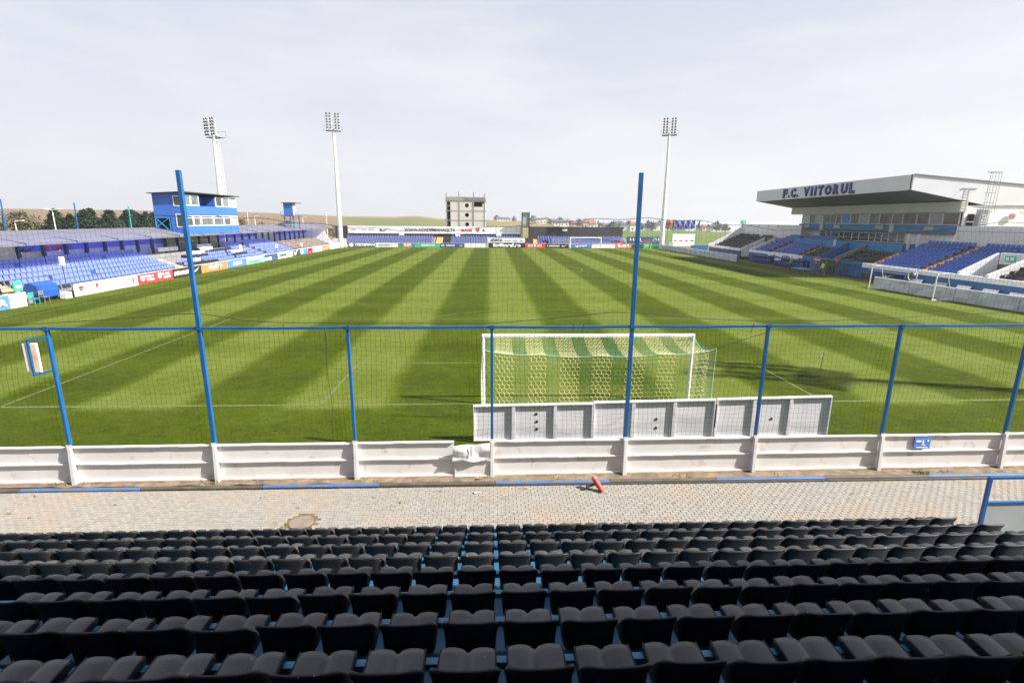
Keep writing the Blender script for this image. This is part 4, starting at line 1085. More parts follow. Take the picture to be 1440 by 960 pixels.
# ================================================================== ADVERTISING BOARDS ALONG THE LEFT TOUCHLINE
def lboard(y0, y1, m, label, x=-34.2, h=1.0, z0=.02):
    t = empty('advertising_board', (x, (y0+y1)/2, 0), label, 'advertising board', 'boards along the left touchline')
    b = MB(); b.box(x-.06, x, y0+.02, y1-.02, z0, h); b.build('panel', m, t)
    b = MB(); b.box(x-.07, x+.012, y0+.02, y1-.02, h+.001, h+.045); b.build('top_trim', 'white_paint', t)
    n = max(1, int((y1-y0)/3))
    for i in range(n+1):
        yy = y0+.1+(y1-y0-.2)*i/n; b = MB(); b.bar((x-.07, yy, h-.1), (x-.55, yy, .02), .05); b.build('brace', 'steel', t)
    return t
def LB(t, s_, y0, wd, z0, ht, m, bold=.03, x=-34.2): return text(s_, (x+.005, y0, z0), wd, ht, (0, 1, 0), m, t, 'lettering', .012, bold)
def lmark(t, y0, y1, z0, z1, m, x=-34.2): b = MB(); b.box(x+.004, x+.018, y0, y1, z0, z1); b.build('print_block', m, t)
def dashes(t, y0, y1, z0, z1, m, seed, x=-34.2, axis='y'):
    rr = random.Random(seed); b = MB(); y = y0
    while y < y1-.08:
        wd = rr.uniform(.28, .5)*(z1-z0); 
        if rr.random() < .88:
            if axis == 'y': b.box(x+.004, x+.018, y, min(y+wd, y1), z0+rr.uniform(0, .12)*(z1-z0), z1-rr.uniform(0, .2)*(z1-z0))
            else: b.box(y, min(y+wd, y1), x-.018, x-.004, z0+rr.uniform(0, .12)*(z1-z0), z1-rr.uniform(0, .2)*(z1-z0))
        y += wd+.16*(z1-z0)
    b.build('print_row', m, t, kind='stuff')
t = lboard(33.0, 38.0, 'sponsor_blue', 'pale blue board with large white letters at the left picture edge'); LB(t, 'UR', 36.5, 1.35, .22, .55, 'print_white', .05)
t = lboard(38.0, 39.4, 'white_paint', 'plain white board between the pale blue board and the dugout')
t = lboard(43.9, 51.8, 'white_paint', 'long white board with three small red logos right of the dugout')
shape(CIRC, (-34.195, 44.35, .55), .55, .28, (0, 1, 0), 'print_red', t, 'emblem'); lmark(t, 44.4, 44.85, .42, .52, 'print_black'); dashes(t, 45.05, 45.8, .55, .72, 'print_grey', 2)
shape(SHIELD, (-34.195, 46.3, .42), .28, .42, (0, 1, 0), 'print_red', t, 'emblem'); dashes(t, 46.9, 48.8, .55, .68, 'print_grey', 3); lmark(t, 51.0, 51.25, .35, .75, 'print_red')
t = lboard(51.8, 57.5, 'red', 'red board with two white shields and white lettering on the left touchline')
for y in (52.2, 54.9): shape(SHIELD, (-34.195, y, .28), .62, .55, (0, 1, 0), 'print_white', t, 'emblem'); dashes(t, y+.78, y+2.05, .58, .84, 'print_white', int(y)); dashes(t, y+.78, y+2.15, .24, .50, 'print_white', int(y)+1)
t = lboard(57.5, 63.2, 'black', 'black board with white lettering and a white swoosh on the left touchline')
dashes(t, 57.75, 61.0, .26, .74, 'print_white', 9); shape(SWOOSH, (-34.195, 61.35, .3), 1.35, .5, (0, 1, 0), 'print_white', t, 'emblem')
t = lboard(63.2, 69.4, 'orange', 'orange board with white e.on lettering on the left touchline'); LB(t, 'e.on', 64.8, 3.1, .2, .6, 'print_white', .05)
t = lboard(69.4, 74.9, 'sponsor_blue', 'blue board with faint white lettering right of the orange board'); dashes(t, 71.0, 73.4, .25, .75, 'print_white', 12); lmark(t, 73.8, 74.7, .2, .9, 'seat_blue_pale')
t = lboard(74.9, 80.8, 'sponsor_pale_green', 'pale green board with a white upper half on the left touchline'); lmark(t, 75.2, 79.6, .55, .97, 'print_white'); dashes(t, 75.8, 79.2, .15, .45, 'sponsor_green', 13)
t = lboard(80.8, 85.9, 'sponsor_navy', 'dark slate board with a white block right of the pale green board'); lmark(t, 81.0, 83.4, .12, .55, 'print_white')
t = lboard(85.9, 92.4, 'white_paint', 'white board with dark lettering towards the far left corner'); dashes(t, 86.6, 89.6, .3, .72, 'print_black', 14)
t = lboard(92.4, 95.9, 'dark_green', 'dark board with a white tick towards the far left corner'); shape([(0, .8), (.25, .8), (.4, .35), (.8, 1), (1, 1), (.45, 0), (.3, 0)], (-34.195, 92.8, .1), 1.8, .85, (0, 1, 0), 'print_white', t, 'emblem')
t = lboard(95.9, 102.8, 'sponsor_blue', 'blue board with white disc and red end towards the far left corner'); shape(CIRC, (-34.195, 96.2, .15), 1.3, .7, (0, 1, 0), 'print_white', t, 'emblem'); lmark(t, 99.9, 102.7, .06, .96, 'red'); lmark(t, 100.4, 102.0, .5, .72, 'print_white')
t = lboard(102.8, 108.4, 'white_paint', 'white board with a small dark mark left of the brown board'); lmark(t, 105.6, 105.9, .35, .75, 'print_black')
t = lboard(108.4, 113.7, 'brown', 'brown board with a pale ribbon towards the far left corner'); shape([(0, .3), (.3, .55), (.6, .45), (1, .8), (1, .6), (.6, .25), (.3, .38), (0, .12)], (-34.195, 109, .1), 4.2, .8, (0, 1, 0), 'step_orange_pale', t, 'emblem')
t = lboard(113.7, 121.0, 'white_paint', 'white board at the foot of the far left floodlight mast')

# ================================================================== FAR END STAND
ES = empty('end_stand', (-1, 127, 0), 'low uncovered blue seated stand along the far end of the pitch', 'stand')
EY0, ERP, ERH, EZ = 125.0, .85, .32, .55
prof = [(EY0-.5, 0), (EY0-.5, EZ)]
for k in range(5): prof += [(EY0+ERP*k+.32, EZ+ERH*k), (EY0+ERP*k+.32, EZ+ERH*(k+1))]
prof += [(EY0+ERP*5+.4, EZ+ERH*5), (EY0+ERP*5+.4, 0)]
for xa, xb in ((-34.5, -13.2), (-13.2, -9.6), (-9.6, 7.4), (7.4, 15.0), (15.0, 33.0)):
    b = MB(); b.prism(prof, 'x', xa, xb); b.build('terrace', 'terrace_pale' if xa not in (-13.2, 7.4) else 'black_net', ES)
bank = SeatBank(ES)
for xa, xb in ((-34.3, -13.3), (-9.4, 7.3), (11.3, 32.8)):
    for k in range(5):
        x = xa+.25+(.0 if k % 2 else .1)
        while x < xb-.2:
            if not (11.0 < x < 32 and k < 2 and R.random() < .25): bank.add(x, EY0+ERP*k+.22, EZ+ERH*k+.42, -math.pi/2, 'seat_blue_far')
            x += .62
bank.flush()
for xa, w_ in ((-12.9, 1.4), (10.2, 1.0), (30.0, 2.2)):
    for k in range(4 if xa > 0 else 5):
        b = MB(); xx = xa+(.0 if xa < 20 else -.25*k); b.box(xx, xx+w_, EY0+ERP*k-.5, EY0+ERP*k+.31, EZ+ERH*k+.01, EZ+ERH*k+.34); b.build('aisle_step', 'step_orange_pale' if xa < 20 else 'orange', ES)
# hoarding behind the end stand
t = empty('end_hoarding', (-1, 129.8, 0), 'long dark hoarding behind the far end stand with a white printed fascia', 'hoarding')
def hb(nm, m, x0, x1, y0, y1, z0, z1, **k): b = MB(); b.box(x0, x1, y0, y1, z0, z1); return b.build(nm, m, t, **k)
for i, (xa, xb) in enumerate([(-37.5, -34.6)]+[(-34.4+5.97*i, -34.4+5.97*(i+1)-.06) for i in range(7)]):
    hb('backing_panel', 'black_net', xa, xb, 129.9, 130.0, .2, 4.75 if i == 0 else 2.95)
    if i: hb('fascia_panel', 'padding_white', xa, xb, 129.7, 129.85, 3.02, 4.72)
for i in range(5): hb('backing_panel', 'black_net', 9.6+4.6*i, 9.6+4.6*(i+1)-.05, 129.9, 130.0, .2, 4.8)
for x in [-34.4+5.97*i for i in range(8)]+[9.6+4.6*i for i in range(6)]: hb('frame_post', 'steel_dark', x-.08, x+.08, 130.02, 130.2, 0, 4.85)
def ET(s_, x0, wd, z0, ht, m, bold=.03, y=129.69): return text(s_, (x0, y, z0), wd, ht, (1, 0, 0), m, t, 'lettering', .02, bold)
ET('WWW.ACADEMIAHAGI.TV', -20.9, 12.3, 3.45, .85, 'print_black', .015)
shape(SWOOSH, (-26.9, 129.69, 3.45), 2.7, .85, (1, 0, 0), 'print_black', t, 'emblem')
ET('e.on', -7.2, 2.6, 3.5, .72, 'print_red', .05); shape(SHIELD, (-3.6, 129.69, 3.4), .9, .95, (1, 0, 0), 'print_red', t, 'emblem'); shape(CIRC, (-1.95, 129.69, 3.5), .5, .7, (1, 0, 0), 'print_blue', t, 'emblem')
for k, x in enumerate((-33.2, -30.6, -28.9)): 
    b = MB(); b.box(x-.6, x+.7, 129.67, 129.685, 3.7, 4.0); b.build('print_block', 'print_grey', t)
for x, z in ((-22.2, 2.5), (1.4, 2.35), (17.6, 3.7), (-8.6, 2.3)): hb('notice_plate', 'padding_white', x, x+1.2, 129.7, 129.8, z, z+.6)
# far boards
def fboard(x0, x1, m, label, y=123.5, h=.98, z0=.02):
    t = empty('advertising_board', ((x0+x1)/2, y, 0), label, 'advertising board', 'boards along the far goal line')
    b = MB(); b.box(x0+.03, x1-.03, y, y+.06, z0, h); b.build('panel', m, t)
    b = MB(); b.box(x0+.03, x1-.03, y-.01, y+.07, h+.001, h+.05); b.build('top_trim', 'white_paint', t)
    for i in range(3): xx = x0+.2+(x1-x0-.4)*i/2; b = MB(); b.bar((xx, y+.07, h-.1), (xx, y+.6, .02), .05); b.build('brace', 'steel', t)
    return t
def FT(t, s_, x0, wd, z0, ht, m, bold=.04, y=123.5): return text(s_, (x0, y-.004, z0), wd, ht, (1, 0, 0), m, t, 'lettering', .012, bold)
def fmark(t, x0, x1, z0, z1, m, y=123.5): b = MB(); b.box(x0, x1, y-.018, y-.004, z0, z1); b.build('print_block', m, t)
b = MB(); b.box(-36.6, -33.6, 124.0, 124.4, 0, 1.9); o = b.build('corner_wall', 'house_white'); tag(o, 'cream wall block between the far left mast and the end stand', 'wall')
t = fboard(-33.0, -26.7, 'sponsor_navy', 'navy board with white DEDEMAN lettering and a round logo at the far left corner'); shape(CIRC, (-32.8, 123.49, .1), 1.1, .8, (1, 0, 0), 'print_white', t, 'emblem'); FT(t, 'DEDEMAN', -31.4, 4.5, .2, .6, 'print_white', .05)
t = fboard(-26.7, -21.5, 'white_paint', 'white board right of the navy lettered board at the far end'); fmark(t, -26, -23.4, .3, .7, 'print_grey')
t = fboard(-21.5, -17.4, 'orange', 'orange e.on board between teal logo panels at the far end'); fmark(t, -21.4, -20.3, .05, .95, 'sponsor_teal'); fmark(t, -18.4, -17.5, .05, .95, 'sponsor_teal'); FT(t, 'e.on', -20.1, 1.6, .2, .6, 'print_white', .05)
t = fboard(-17.4, -11.8, 'sponsor_green', 'green board with white lettering at the far end, left of centre'); dashes(t, -16.2, -13.0, .28, .75, 'print_white', 21, x=123.5, axis='x')
t = fboard(-11.8, -6.1, 'sponsor_navy', 'dark navy board with white lettering at the far end'); dashes(t, -11.5, -8.3, .3, .7, 'print_white', 22, x=123.5, axis='x'); fmark(t, -7.3, -6.6, .4, .52, 'print_white')
t = fboard(-6.1, -.7, 'white_paint', 'plain white board left of the fcviitorul.ro board')
t = fboard(-.6, 8.0, 'black', 'black board lettered fcviitorul.ro at the middle of the far end', h=1.12); FT(t, 'fcviitorul.ro', .5, 6.5, .14, .90, 'print_white', .05)
t = empty('sponsor_board', (3.7, 124.0, 0), 'white board lettered AEDIFICIA standing above the black fcviitorul.ro board', 'advertising board')
b = MB(); b.box(-.5, 8.1, 123.8, 123.86, 1.25, 2.25); b.build('panel', 'padding_white', t); b = MB(); b.box(-.72, -.55, 123.4, 123.6, 0, 2.6); b.build('post', 'white_paint', t)
for x in (0, 4, 7.8): b = MB(); b.box(x-.04, x+.04, 123.87, 123.95, 0, 2.2); b.build('leg', 'steel', t)
text('AEDIFICIA', (-.1, 123.795, 1.42), 2.9, .66, (1, 0, 0), 'print_black', t, 'lettering', .012, .04)
for x0_, x1_ in ((3.3, 4.6), (5.2, 6.4), (6.9, 7.7)): b = MB(); b.box(x0_, x1_, 123.78, 123.795, 1.45, 1.75); b.build('print_block', 'print_grey', t)
t = fboard(8.1, 12.9, 'red', 'red board with white lettering right of the fcviitorul.ro board'); dashes(t, 8.4, 9.9, .25, .8, 'print_white', 23, x=123.5, axis='x'); shape(SHIELD, (10.1, 123.49, .25), .6, .6, (1, 0, 0), 'print_white', t, 'emblem'); dashes(t, 10.9, 12.4, .25, .8, 'print_white', 24, x=123.5, axis='x')
t = fboard(12.9, 18.4, 'black', 'black board with white lettering and a swoosh left of the far white goal'); dashes(t, 13.1, 16.3, .3, .7, 'print_white', 25, x=123.5, axis='x'); shape(SWOOSH, (16.7, 123.49, .28), 1.4, .5, (1, 0, 0), 'print_white', t, 'emblem')
t = fboard(18.7, 23.8, 'sponsor_blue', 'blue board with a red and white disc and white lettering behind the far white goal'); shape(CIRC, (19.9, 123.49, .15), .8, .75, (1, 0, 0), 'print_white', t, 'emblem'); shape([(0, .5), (.3, .95), (.7, .95), (1, .6), (.5, .55)], (19.92, 123.475, .18), .75, .72, (1, 0, 0), 'print_red', t, 'emblem'); FT(t, 'pepsi', 20.9, 1.7, .22, .55, 'print_white', .04)
t = fboard(23.8, 29.4, 'white_paint', 'white board right of the blue pepsi board'); 
t = fboard(29.4, 33.3, 'orange', 'orange e.on board at the right end of the far stand'); FT(t, 'e.on', 29.8, 2.9, .2, .62, 'print_white', .06)
t = fboard(33.3, 36.2, 'dark_green', 'dark green board in the far right corner')
t = fboard(36.2, 40.6, 'sponsor_green', 'green board with a pale upper strip beside the far right mast'); fmark(t, 36.4, 40.4, .55, .95, 'sponsor_pale_green')
# blue lettered net fence in the far right corner
t = empty('lettered_fence', (37.4, 127, 0), 'slate blue netting fence with pale letters in the far right corner', 'fence')
for i in range(3): b = MB(); b.box(33.0+3.05*i, 36.0+3.05*i, 127, 127.05, .9, 2.6); b.build('screen_panel', mat('slate_net', (.08, .12, .19), .8, .15, .5) if i == 0 else 'slate_ref', t) if False else b.build('screen_panel', 'sponsor_navy', t)
text('HE L', (33.7, 126.99, 1.35), 3.2, .9, (1, 0, 0), 'print_grey', t, 'lettering', .012, .03); text('OI', (39.2, 126.99, 1.35), 1.7, .9, (1, 0, 0), 'print_grey', t, 'lettering', .012, .03)
b = MB(); b.box(36.6, 38.3, 125.2, 126, 0, 1.9); o = b.build('kiosk', 'roof_red'); tag(o, 'small red brown hut in front of the slate fence at the far right corner', 'hut')
# dark camera tower at the end stand
t = empty('end_tower', (8.5, 129, 0), 'narrow dark camera tower standing behind the far end stand', 'tower')
for x in (7.65, 9.3):
    for y in (128.4, 129.6): b = MB(); b.box(x-.08, x+.08, y-.08, y+.08, 0, 8.1); b.build('leg', 'steel_dark', t)
b = MB(); b.box(7.75, 9.2, 128.5, 129.5, 5.0, 7.9); b.build('cabin_panel', 'panel_pale', t)
b = MB(); b.box(7.5, 9.5, 128.2, 129.8, 7.95, 8.15); b.build('roof', 'steel_dark', t)
for sx in (7.57, 9.38): b = MB(); b.box(sx-.05, sx+.05, 128.5, 129.5, 5, 7.94); b.build('cladding', 'steel_dark', t)
b = MB(); b.box(7.5, 9.5, 128.2, 129.8, 4.6, 4.95); b.build('platform', 'steel_dark', t)

# ================================================================== GRANDSTAND (right)
GS = empty('grandstand', (50, 74, 0), 'white grandstand with overhanging roof lettered F.C. VIITORUL on the right side', 'stand')
def g(nm, m, x0, x1, y0, y1, z0, z1, **k): b = MB(); b.box(x0, x1, y0, y1, z0, z1); return b.build(nm, m, GS, **k)
QX, QP, QH, QZ = 43.75, .80, .342, 1.30
def qx(k): return QX+QP*k
def qz(k): return QZ+QH*k
def terrace(y0, y1, k0, k1, m='concrete'):
    prof = [(qx(k0), .25), (qx(k0), qz(k0))]
    for k in range(k0, k1): prof += [(qx(k+1), qz(k)), (qx(k+1), qz(k+1))]
    prof += [(qx(k1)+.6, qz(k1)), (qx(k1)+.6, .25)]
    b = MB(); b.prism(prof, 'y', y0, y1); b.build('terrace', m, GS)
secs = [(35.5, 43.9, 7, 'seat_black'), (47.2, 51.3, 8, 'seat_blue'), (52.3, 58.7, 8, 'seat_blue'), (59.7, 65.0, 4, 'seat_black'), (68.7, 73.2, 4, 'seat_black'), (74.0, 81.4, 8, 'seat_blue'), (82.3, 86.6, 8, 'seat_blue'), (90.3, 94.2, 7, 'seat_black'), (95.1, 103.2, 7, 'seat_black')]
bank = SeatBank(GS)
for y0, y1, kk, m in secs:
    terrace(y0-.05, y1+.05, 0, kk)
    for k in range(kk):
        y = y0+.26
        while y < y1-.2: bank.add(qx(k)+.62, y, qz(k)+.40, math.pi, m); y += .51
terrace(43.95, 47.15, 5, 8); 
for k in range(5, 8):
    y = 44.2
    while y < 47: bank.add(qx(k)+.62, y, qz(k)+.40, math.pi, 'seat_blue'); y += .51
for ya, yb, kk in ((51.35, 52.25, 8), (58.75, 59.65, 5), (73.25, 73.95, 5), (81.45, 82.25, 8), (94.25, 95.05, 7), (41.2, 41.9, 5)):
    if ya > 42: terrace(ya, yb, 0, kk)
    for k in range(kk):
        b = MB(); b.box(qx(k)+.02, qx(k+1)+.02, ya+.05, yb-.05, qz(k)+.005, qz(k)+.10); b.box(qx(k)+.42, qx(k+1)+.02, ya+.05, yb-.05, qz(k)+.101, qz(k)+.27); b.build('aisle_step', 'step_orange', GS)
bank.L = [q for q in bank.L if not (41.0 < q[1] < 42.1)]
bank.flush()
# front parapet: white coping over blue wall
for ya, yb in [(35.5+i*6.0, 35.5+(i+1)*6.0-.03) for i in range(4)]:
    g('parapet', 'padding_white', 43.45, 43.72, ya, yb, 1.32, 1.80); g('front_wall', 'stand_blue', 43.52, 43.74, ya, yb, .62, 1.318); g('front_wall_base', 'black', 43.54, 43.74, ya, yb, 0, .618)
for i, y in enumerate((40.0, 42.4, 45.0, 47.5, 50.4)):
    t = empty('stored_board', (43.2, y, 0), ['white board leaning under the blue wall, nearest the right picture edge', 'pale board under the blue wall, second from the right edge', 'pale board under the blue wall below the stair opening', 'grey board under the blue wall behind the training goal', 'small white frame under the blue wall behind the training goal'][i], 'board', 'boards stored behind the foil barrier')
    b = MB(); b.hexa([(43.0, y, 0.3), (43.05, y, .3), (43.05, y+1.4, .3), (43.0, y+1.4, .3), (43.35, y, .85), (43.4, y, .85), (43.4, y+1.4, .85), (43.35, y+1.4, .85)]); b.build('panel', 'padding_white' if i != 3 else 'panel_pale', t)
    b = MB(); b.box(42.9, 43.2, y+.3, y+.4, 0, .3); b.build('foot', 'steel', t)
for ya, yb in ((71.5, 79.0), (79.0, 86.9), (90.1, 97.0), (97.0, 103.7)): g('parapet', 'padding_white', 43.45, 43.72, ya, yb-.03, 1.45, 1.85); g('front_wall', 'stand_blue_dark', 43.55, 43.74, ya, yb-.03, .1, 1.44)  # far front wall in darker blue, roof shade painted in
g('front_wall', 'stand_blue', 43.55, 43.74, 59.52, 71.4, .1, 1.44); g('front_beam', 'band_blue', 43.45, 43.72, 59.5, 65.2, 1.45, 1.85); g('front_beam', 'band_blue', 43.45, 43.72, 68.7, 71.4, 1.45, 1.85)
g('end_wall', 'clad_white', 43.5, 43.72, 35.3, 35.48, 0, 1.8)
# stair openings (vomitories)
def ramp(y0, y1, xa, za, xb, zb, th, m, drop=1.5):
    b = MB(); b.hexa([(xa, y0, za-drop), (xb, y0, za-drop), (xb, y1, za-drop), (xa, y1, za-drop), (xa, y0, za), (xb, y0, zb), (xb, y1, zb), (xa, y1, za)]); b.build('ramp_wall', m, GS)
ramp(43.92, 44.28, 43.73, 2.0, 47.9, 3.75, .3, 'clad_white'); ramp(46.85, 47.15, 43.73, 2.0, 47.2, 3.75, .3, 'clad_white')
g('lintel', 'clad_white', 47.25, 47.55, 44.29, 46.84, 2.75, 3.78); g('opening_back', 'concrete_dark', 49.0, 49.1, 44.29, 46.84, .3, 2.74); g('opening_floor', 'concrete', 43.8, 49, 44.29, 46.84, .2, .35)
ex = MB(); ex.box(47.20, 47.24, 45.3, 46.3, 3.0, 3.55); exo = ex.build('exit_sign', 'sponsor_green', GS)
ex = MB(); ex.box(47.17, 47.195, 45.45, 45.75, 3.15, 3.42); ex.box(47.17, 47.195, 45.9, 46.15, 3.12, 3.4); o = ex.build('sign_mark', 'print_white', GS); 
ramp(86.65, 86.95, 43.73, 1.95, 47.6, 3.7, .3, 'clad_white'); ramp(89.95, 90.25, 43.73, 1.95, 47.6, 3.7, .3, 'clad_white'); g('opening_back', 'concrete', 48.0, 48.1, 86.96, 89.94, .3, 3.6); terrace(86.96, 89.94, 6, 7)
# players' tunnel between the black banks
ramp(65.05, 65.3, 43.73, 1.95, 48.4, 4.0, .3, 'concrete'); ramp(68.35, 68.65, 43.73, 1.95, 47.6, 3.75, .3, 'stand_blue'); 
for k in range(6): g('tunnel_step', 'stand_blue_dark', 43.9+k*.8, 44.7+k*.8, 65.32, 68.33, .2, 1.1+k*.45)
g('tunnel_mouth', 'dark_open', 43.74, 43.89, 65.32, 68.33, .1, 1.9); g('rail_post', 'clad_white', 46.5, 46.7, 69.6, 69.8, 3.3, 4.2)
# VIP terrace behind the short black banks
g('box_parapet', 'band_blue', 47.7, 47.85, 59.3, 81.2, 2.8, 3.95)
# building body
g('rear_wall', 'clad_white', 53.0, 53.3, 57.35, 88.6, 2.5, 5.2)
g('end_wall', 'clad_white', 52.6, 63.5, 57.33, 57.5, 0.5, 8.34)
g('end_wall', 'clad_white', 53.3, 62.0, 88.3, 88.6, .5, 8.5)
g('rear_wall', 'clad_white', 61.8, 62.0, 57.5, 88.3, .5, 8.5)
g('floor_slab', 'concrete', 53.3, 61.8, 57.5, 88.3, 5.0, 5.2)
g('blue_band', 'band_blue', 52.3, 52.9, 57.4, 66.9, 5.22, 6.15); g('blue_band', 'band_blue', 52.4, 52.9, 67.6, 81.6, 5.28, 6.15); g('blue_band', 'band_blue', 52.3, 52.9, 82.4, 88.2, 5.22, 6.15)
g('pilaster', 'render_cream', 52.2, 52.9, 66.92, 67.58, 5.0, 6.2); g('pilaster', 'render_cream', 52.2, 52.9, 81.62, 82.38, 4.8, 6.2)
for y in (60.7, 68.8, 77.6, 85.2): g('notice_plate', 'panel_pale', 52.26, 52.29 if y in (60.7, 85.2) else 52.38, y, y+1.4, 5.55, 6.0)
g('cornice_beam', 'render_cream', 51.9, 52.7, 57.2, 90.3, 7.62, 8.75)
# upper window wall
wy = [57.7, 59.9, 61.8, 63.7, 65.9, 67.7, 70.0, 71.9, 73.9, 75.8, 77.7, 79.0, 80.4, 82.3, 84.2, 85.8, 87.9]
gm = ['glass_dark', 'glass_bright', 'glass_dark', 'glass_pale', 'glass_dark', 'glass_dark', 'glass_pale', 'glass_bright', 'glass_dark', 'sponsor_blue', 'glass_pale', 'glass_pale', 'glass_pale', 'glass_bright', 'glass_pale', 'glass_bright']
for i, (a, c) in enumerate(zip(wy, wy[1:])):
    b = MB(); fr = .08; x = 52.5
    for q in ((a, c, 6.17, 6.17+fr), (a, c, 7.61-fr, 7.61)): b.box(x, x+.12, q[0]+.01, q[1]-.01, q[2], q[3])
    for q in ((a+.01, a+fr), (c-fr, c-.01)): b.box(x, x+.12, q[0], q[1], 6.17+fr+.001, 7.61-fr-.001)
    f = b.build('window', 'clad_white', GS)
    b = MB(); b.box(x+.05, x+.07, a+fr, c-fr, 6.17+fr, 7.61-fr); p_ = b.build('pane', gm[i % len(gm)], GS); p_.parent = f; p_.location = (0, 0, 0)
    if i % 3 == 1: b = MB(); b.box(x+.6, x+.62, a+.2, c-.3, 6.3, 7.3); b.build('blind', 'curtain', GS)
g('interior_wall', 'concrete_dark', 56.0, 56.2, 57.6, 83.0, 5.25, 8.3)
# lower glazed front (restaurant)
ly = [64.4, 65.7, 67.2, 68.4, 69.6, 70.8, 72.8, 74.3, 76.0, 77.1, 79.0, 80.2, 81.8]
for i, (a, c) in enumerate(zip(ly, ly[1:])):
    b = MB(); fr = .07; x = 52.0
    for q in ((a, c, 3.85, 3.85+fr), (a, c, 5.1-fr, 5.1), (a, c, 4.3, 4.35)): b.box(x, x+.10, q[0]+.005, q[1]-.005, q[2], q[3])
    for q in ((a+.005, a+fr), (c-fr, c-.005)): b.box(x-.001, x+.101, q[0], q[1], 3.85, 5.1)
    f = b.build('window', 'clad_white', GS)
    b = MB(); b.box(x+.04, x+.06, a+fr, c-fr, 3.9, 5.05); p_ = b.build('pane', 'glass_dark' if i > 1 else 'glass_pale', GS); p_.parent = f; p_.location = (0, 0, 0)
g('sill_wall', 'stand_blue', 51.9, 52.15, 59.0, 81.8, 2.5, 3.84); g('balcony_soffit', 'concrete_dark', 51.6, 52.9, 57.4, 88.2, 5.11, 5.20)
g('lower_wall', 'clad_white', 52.0, 52.2, 57.4, 64.3, 3.0, 5.1); g('lower_wall', 'clad_white', 52.0, 52.2, 82.0, 88.3, 3.0, 5.1)
g('column', 'clad_white', 50.6, 50.85, 62.0, 62.25, 3.2, 5.1); g('column', 'clad_white', 50.6, 50.85, 60.6, 60.85, 3.2, 5.1)
# walkway rail
b = MB(); b.bar((50.9, 36, 5.55), (50.9, 57, 5.55), .05); b.bar((50.9, 68, 5.0), (50.9, 104, 5.3), .05)
b.build('hand_rail', 'steel', GS)
# rear walls of the open banks, in slabs
for i in range(5): g('wall_slab', 'clad_white', 51.3, 51.5, 35.5+i*4.2, 35.5+(i+1)*4.2-.03, 3.4, 6.12)
for i in range(4): g('wall_slab', 'clad_white', 50.0, 50.2, 88.7+i*3.75, 88.7+(i+1)*3.75-.03, 3.4, 5.9)
g('wall_slab', 'clad_white', 50.0, 50.2, 83.6, 88.6, 3.4, 5.9)
for y in (90.5, 93.5, 97, 100): g('bracket', 'steel_dark', 49.93, 49.99, y, y+.12, 5.5, 5.8)
g('steel_door', 'steel_dark', 52.5, 52.58, 55.2, 56.6, 4.4, 6.0)
# far sloping end wall
b = MB(); b.prism([(43.4, 0), (43.4, 2.05), (44.2, 2.3), (49.7, 5.3), (49.7, 5.9), (50.0, 5.9), (50.0, 0)], 'y', 103.3, 103.65); b.build('end_wall', 'clad_white', GS)
b = MB(); b.box(49.3, 50.4, 103.1, 103.2, 5.95, 6.6); b.build('exit_sign', 'sponsor_green', GS); b = MB(); b.box(49.5, 50.2, 103.05, 103.09, 6.15, 6.4); b.build('sign_mark', 'sponsor_pale_green', GS)
# the roof: fascia, gable, soffit
FY0, FY1 = 57.3, 91.1
b = MB(); b.hexa([(46, FY0+.1, 9.92), (46.25, FY0+.1, 9.92), (46.25, FY1, 9.75), (46, FY1, 9.75), (46, FY0+.1, 11.55), (46.25, FY0+.1, 11.55), (46.25, FY1, 11.5), (46, FY1, 11.5)]); b.build('fascia', 'fascia_white', GS)
b = MB(); b.prism([(46.0, 9.92), (54.8, 8.36), (64, 8.36), (64, 10.15), (46, 11.56)], 'y', FY0-.1, FY0+.25); b.build('gable', 'fascia_white', GS)
b = MB(); b.prism([(46.0, 9.80), (54.8, 8.30), (64, 8.3), (64, 10.15), (46, 11.50)], 'y', FY1+.01, FY1+.2); b.build('gable', 'fascia_white', GS)
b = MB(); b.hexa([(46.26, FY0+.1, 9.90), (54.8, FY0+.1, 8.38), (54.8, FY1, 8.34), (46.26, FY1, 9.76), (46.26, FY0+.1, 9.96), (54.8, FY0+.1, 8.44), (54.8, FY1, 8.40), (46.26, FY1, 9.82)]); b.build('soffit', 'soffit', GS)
b = MB(); b.hexa([(46.26, FY0+.1, 11.45), (64, FY0+.1, 10.05), (64, FY1, 10.05), (46.26, FY1, 11.42), (46.26, FY0+.1, 11.5), (64, FY0+.1, 10.1), (64, FY1, 10.1), (46.26, FY1, 11.47)]); b.build('roof_deck', 'roof_sheet', GS)
b = MB(); b.bar((45.97, FY0-.15, 11.57), (64, FY0-.15, 10.17), .10, .10); b.build('gable_trim', 'steel', GS)
# lettering: each letter its own part
LET = [('F', 82.9, 1.15), ('.', 81.4, .32), ('C', 80.75, 1.35), ('.', 79.1, .32), ('V', 77.4, 1.4), ('I', 75.65, .42), ('I', 74.75, .42), ('T', 73.95, 1.2), ('O', 72.45, 1.45), ('R', 70.65, 1.25), ('U', 69.05, 1.3), ('L', 67.4, 1.0)]
for ch, y, wd in LET:
    h = 1.32 if ch != '.' else .36
    text(ch, (45.99, y, 10.02), wd, h, (0, -1, 0), 'letter_blue', GS, 'fascia_letter', .12, .06)
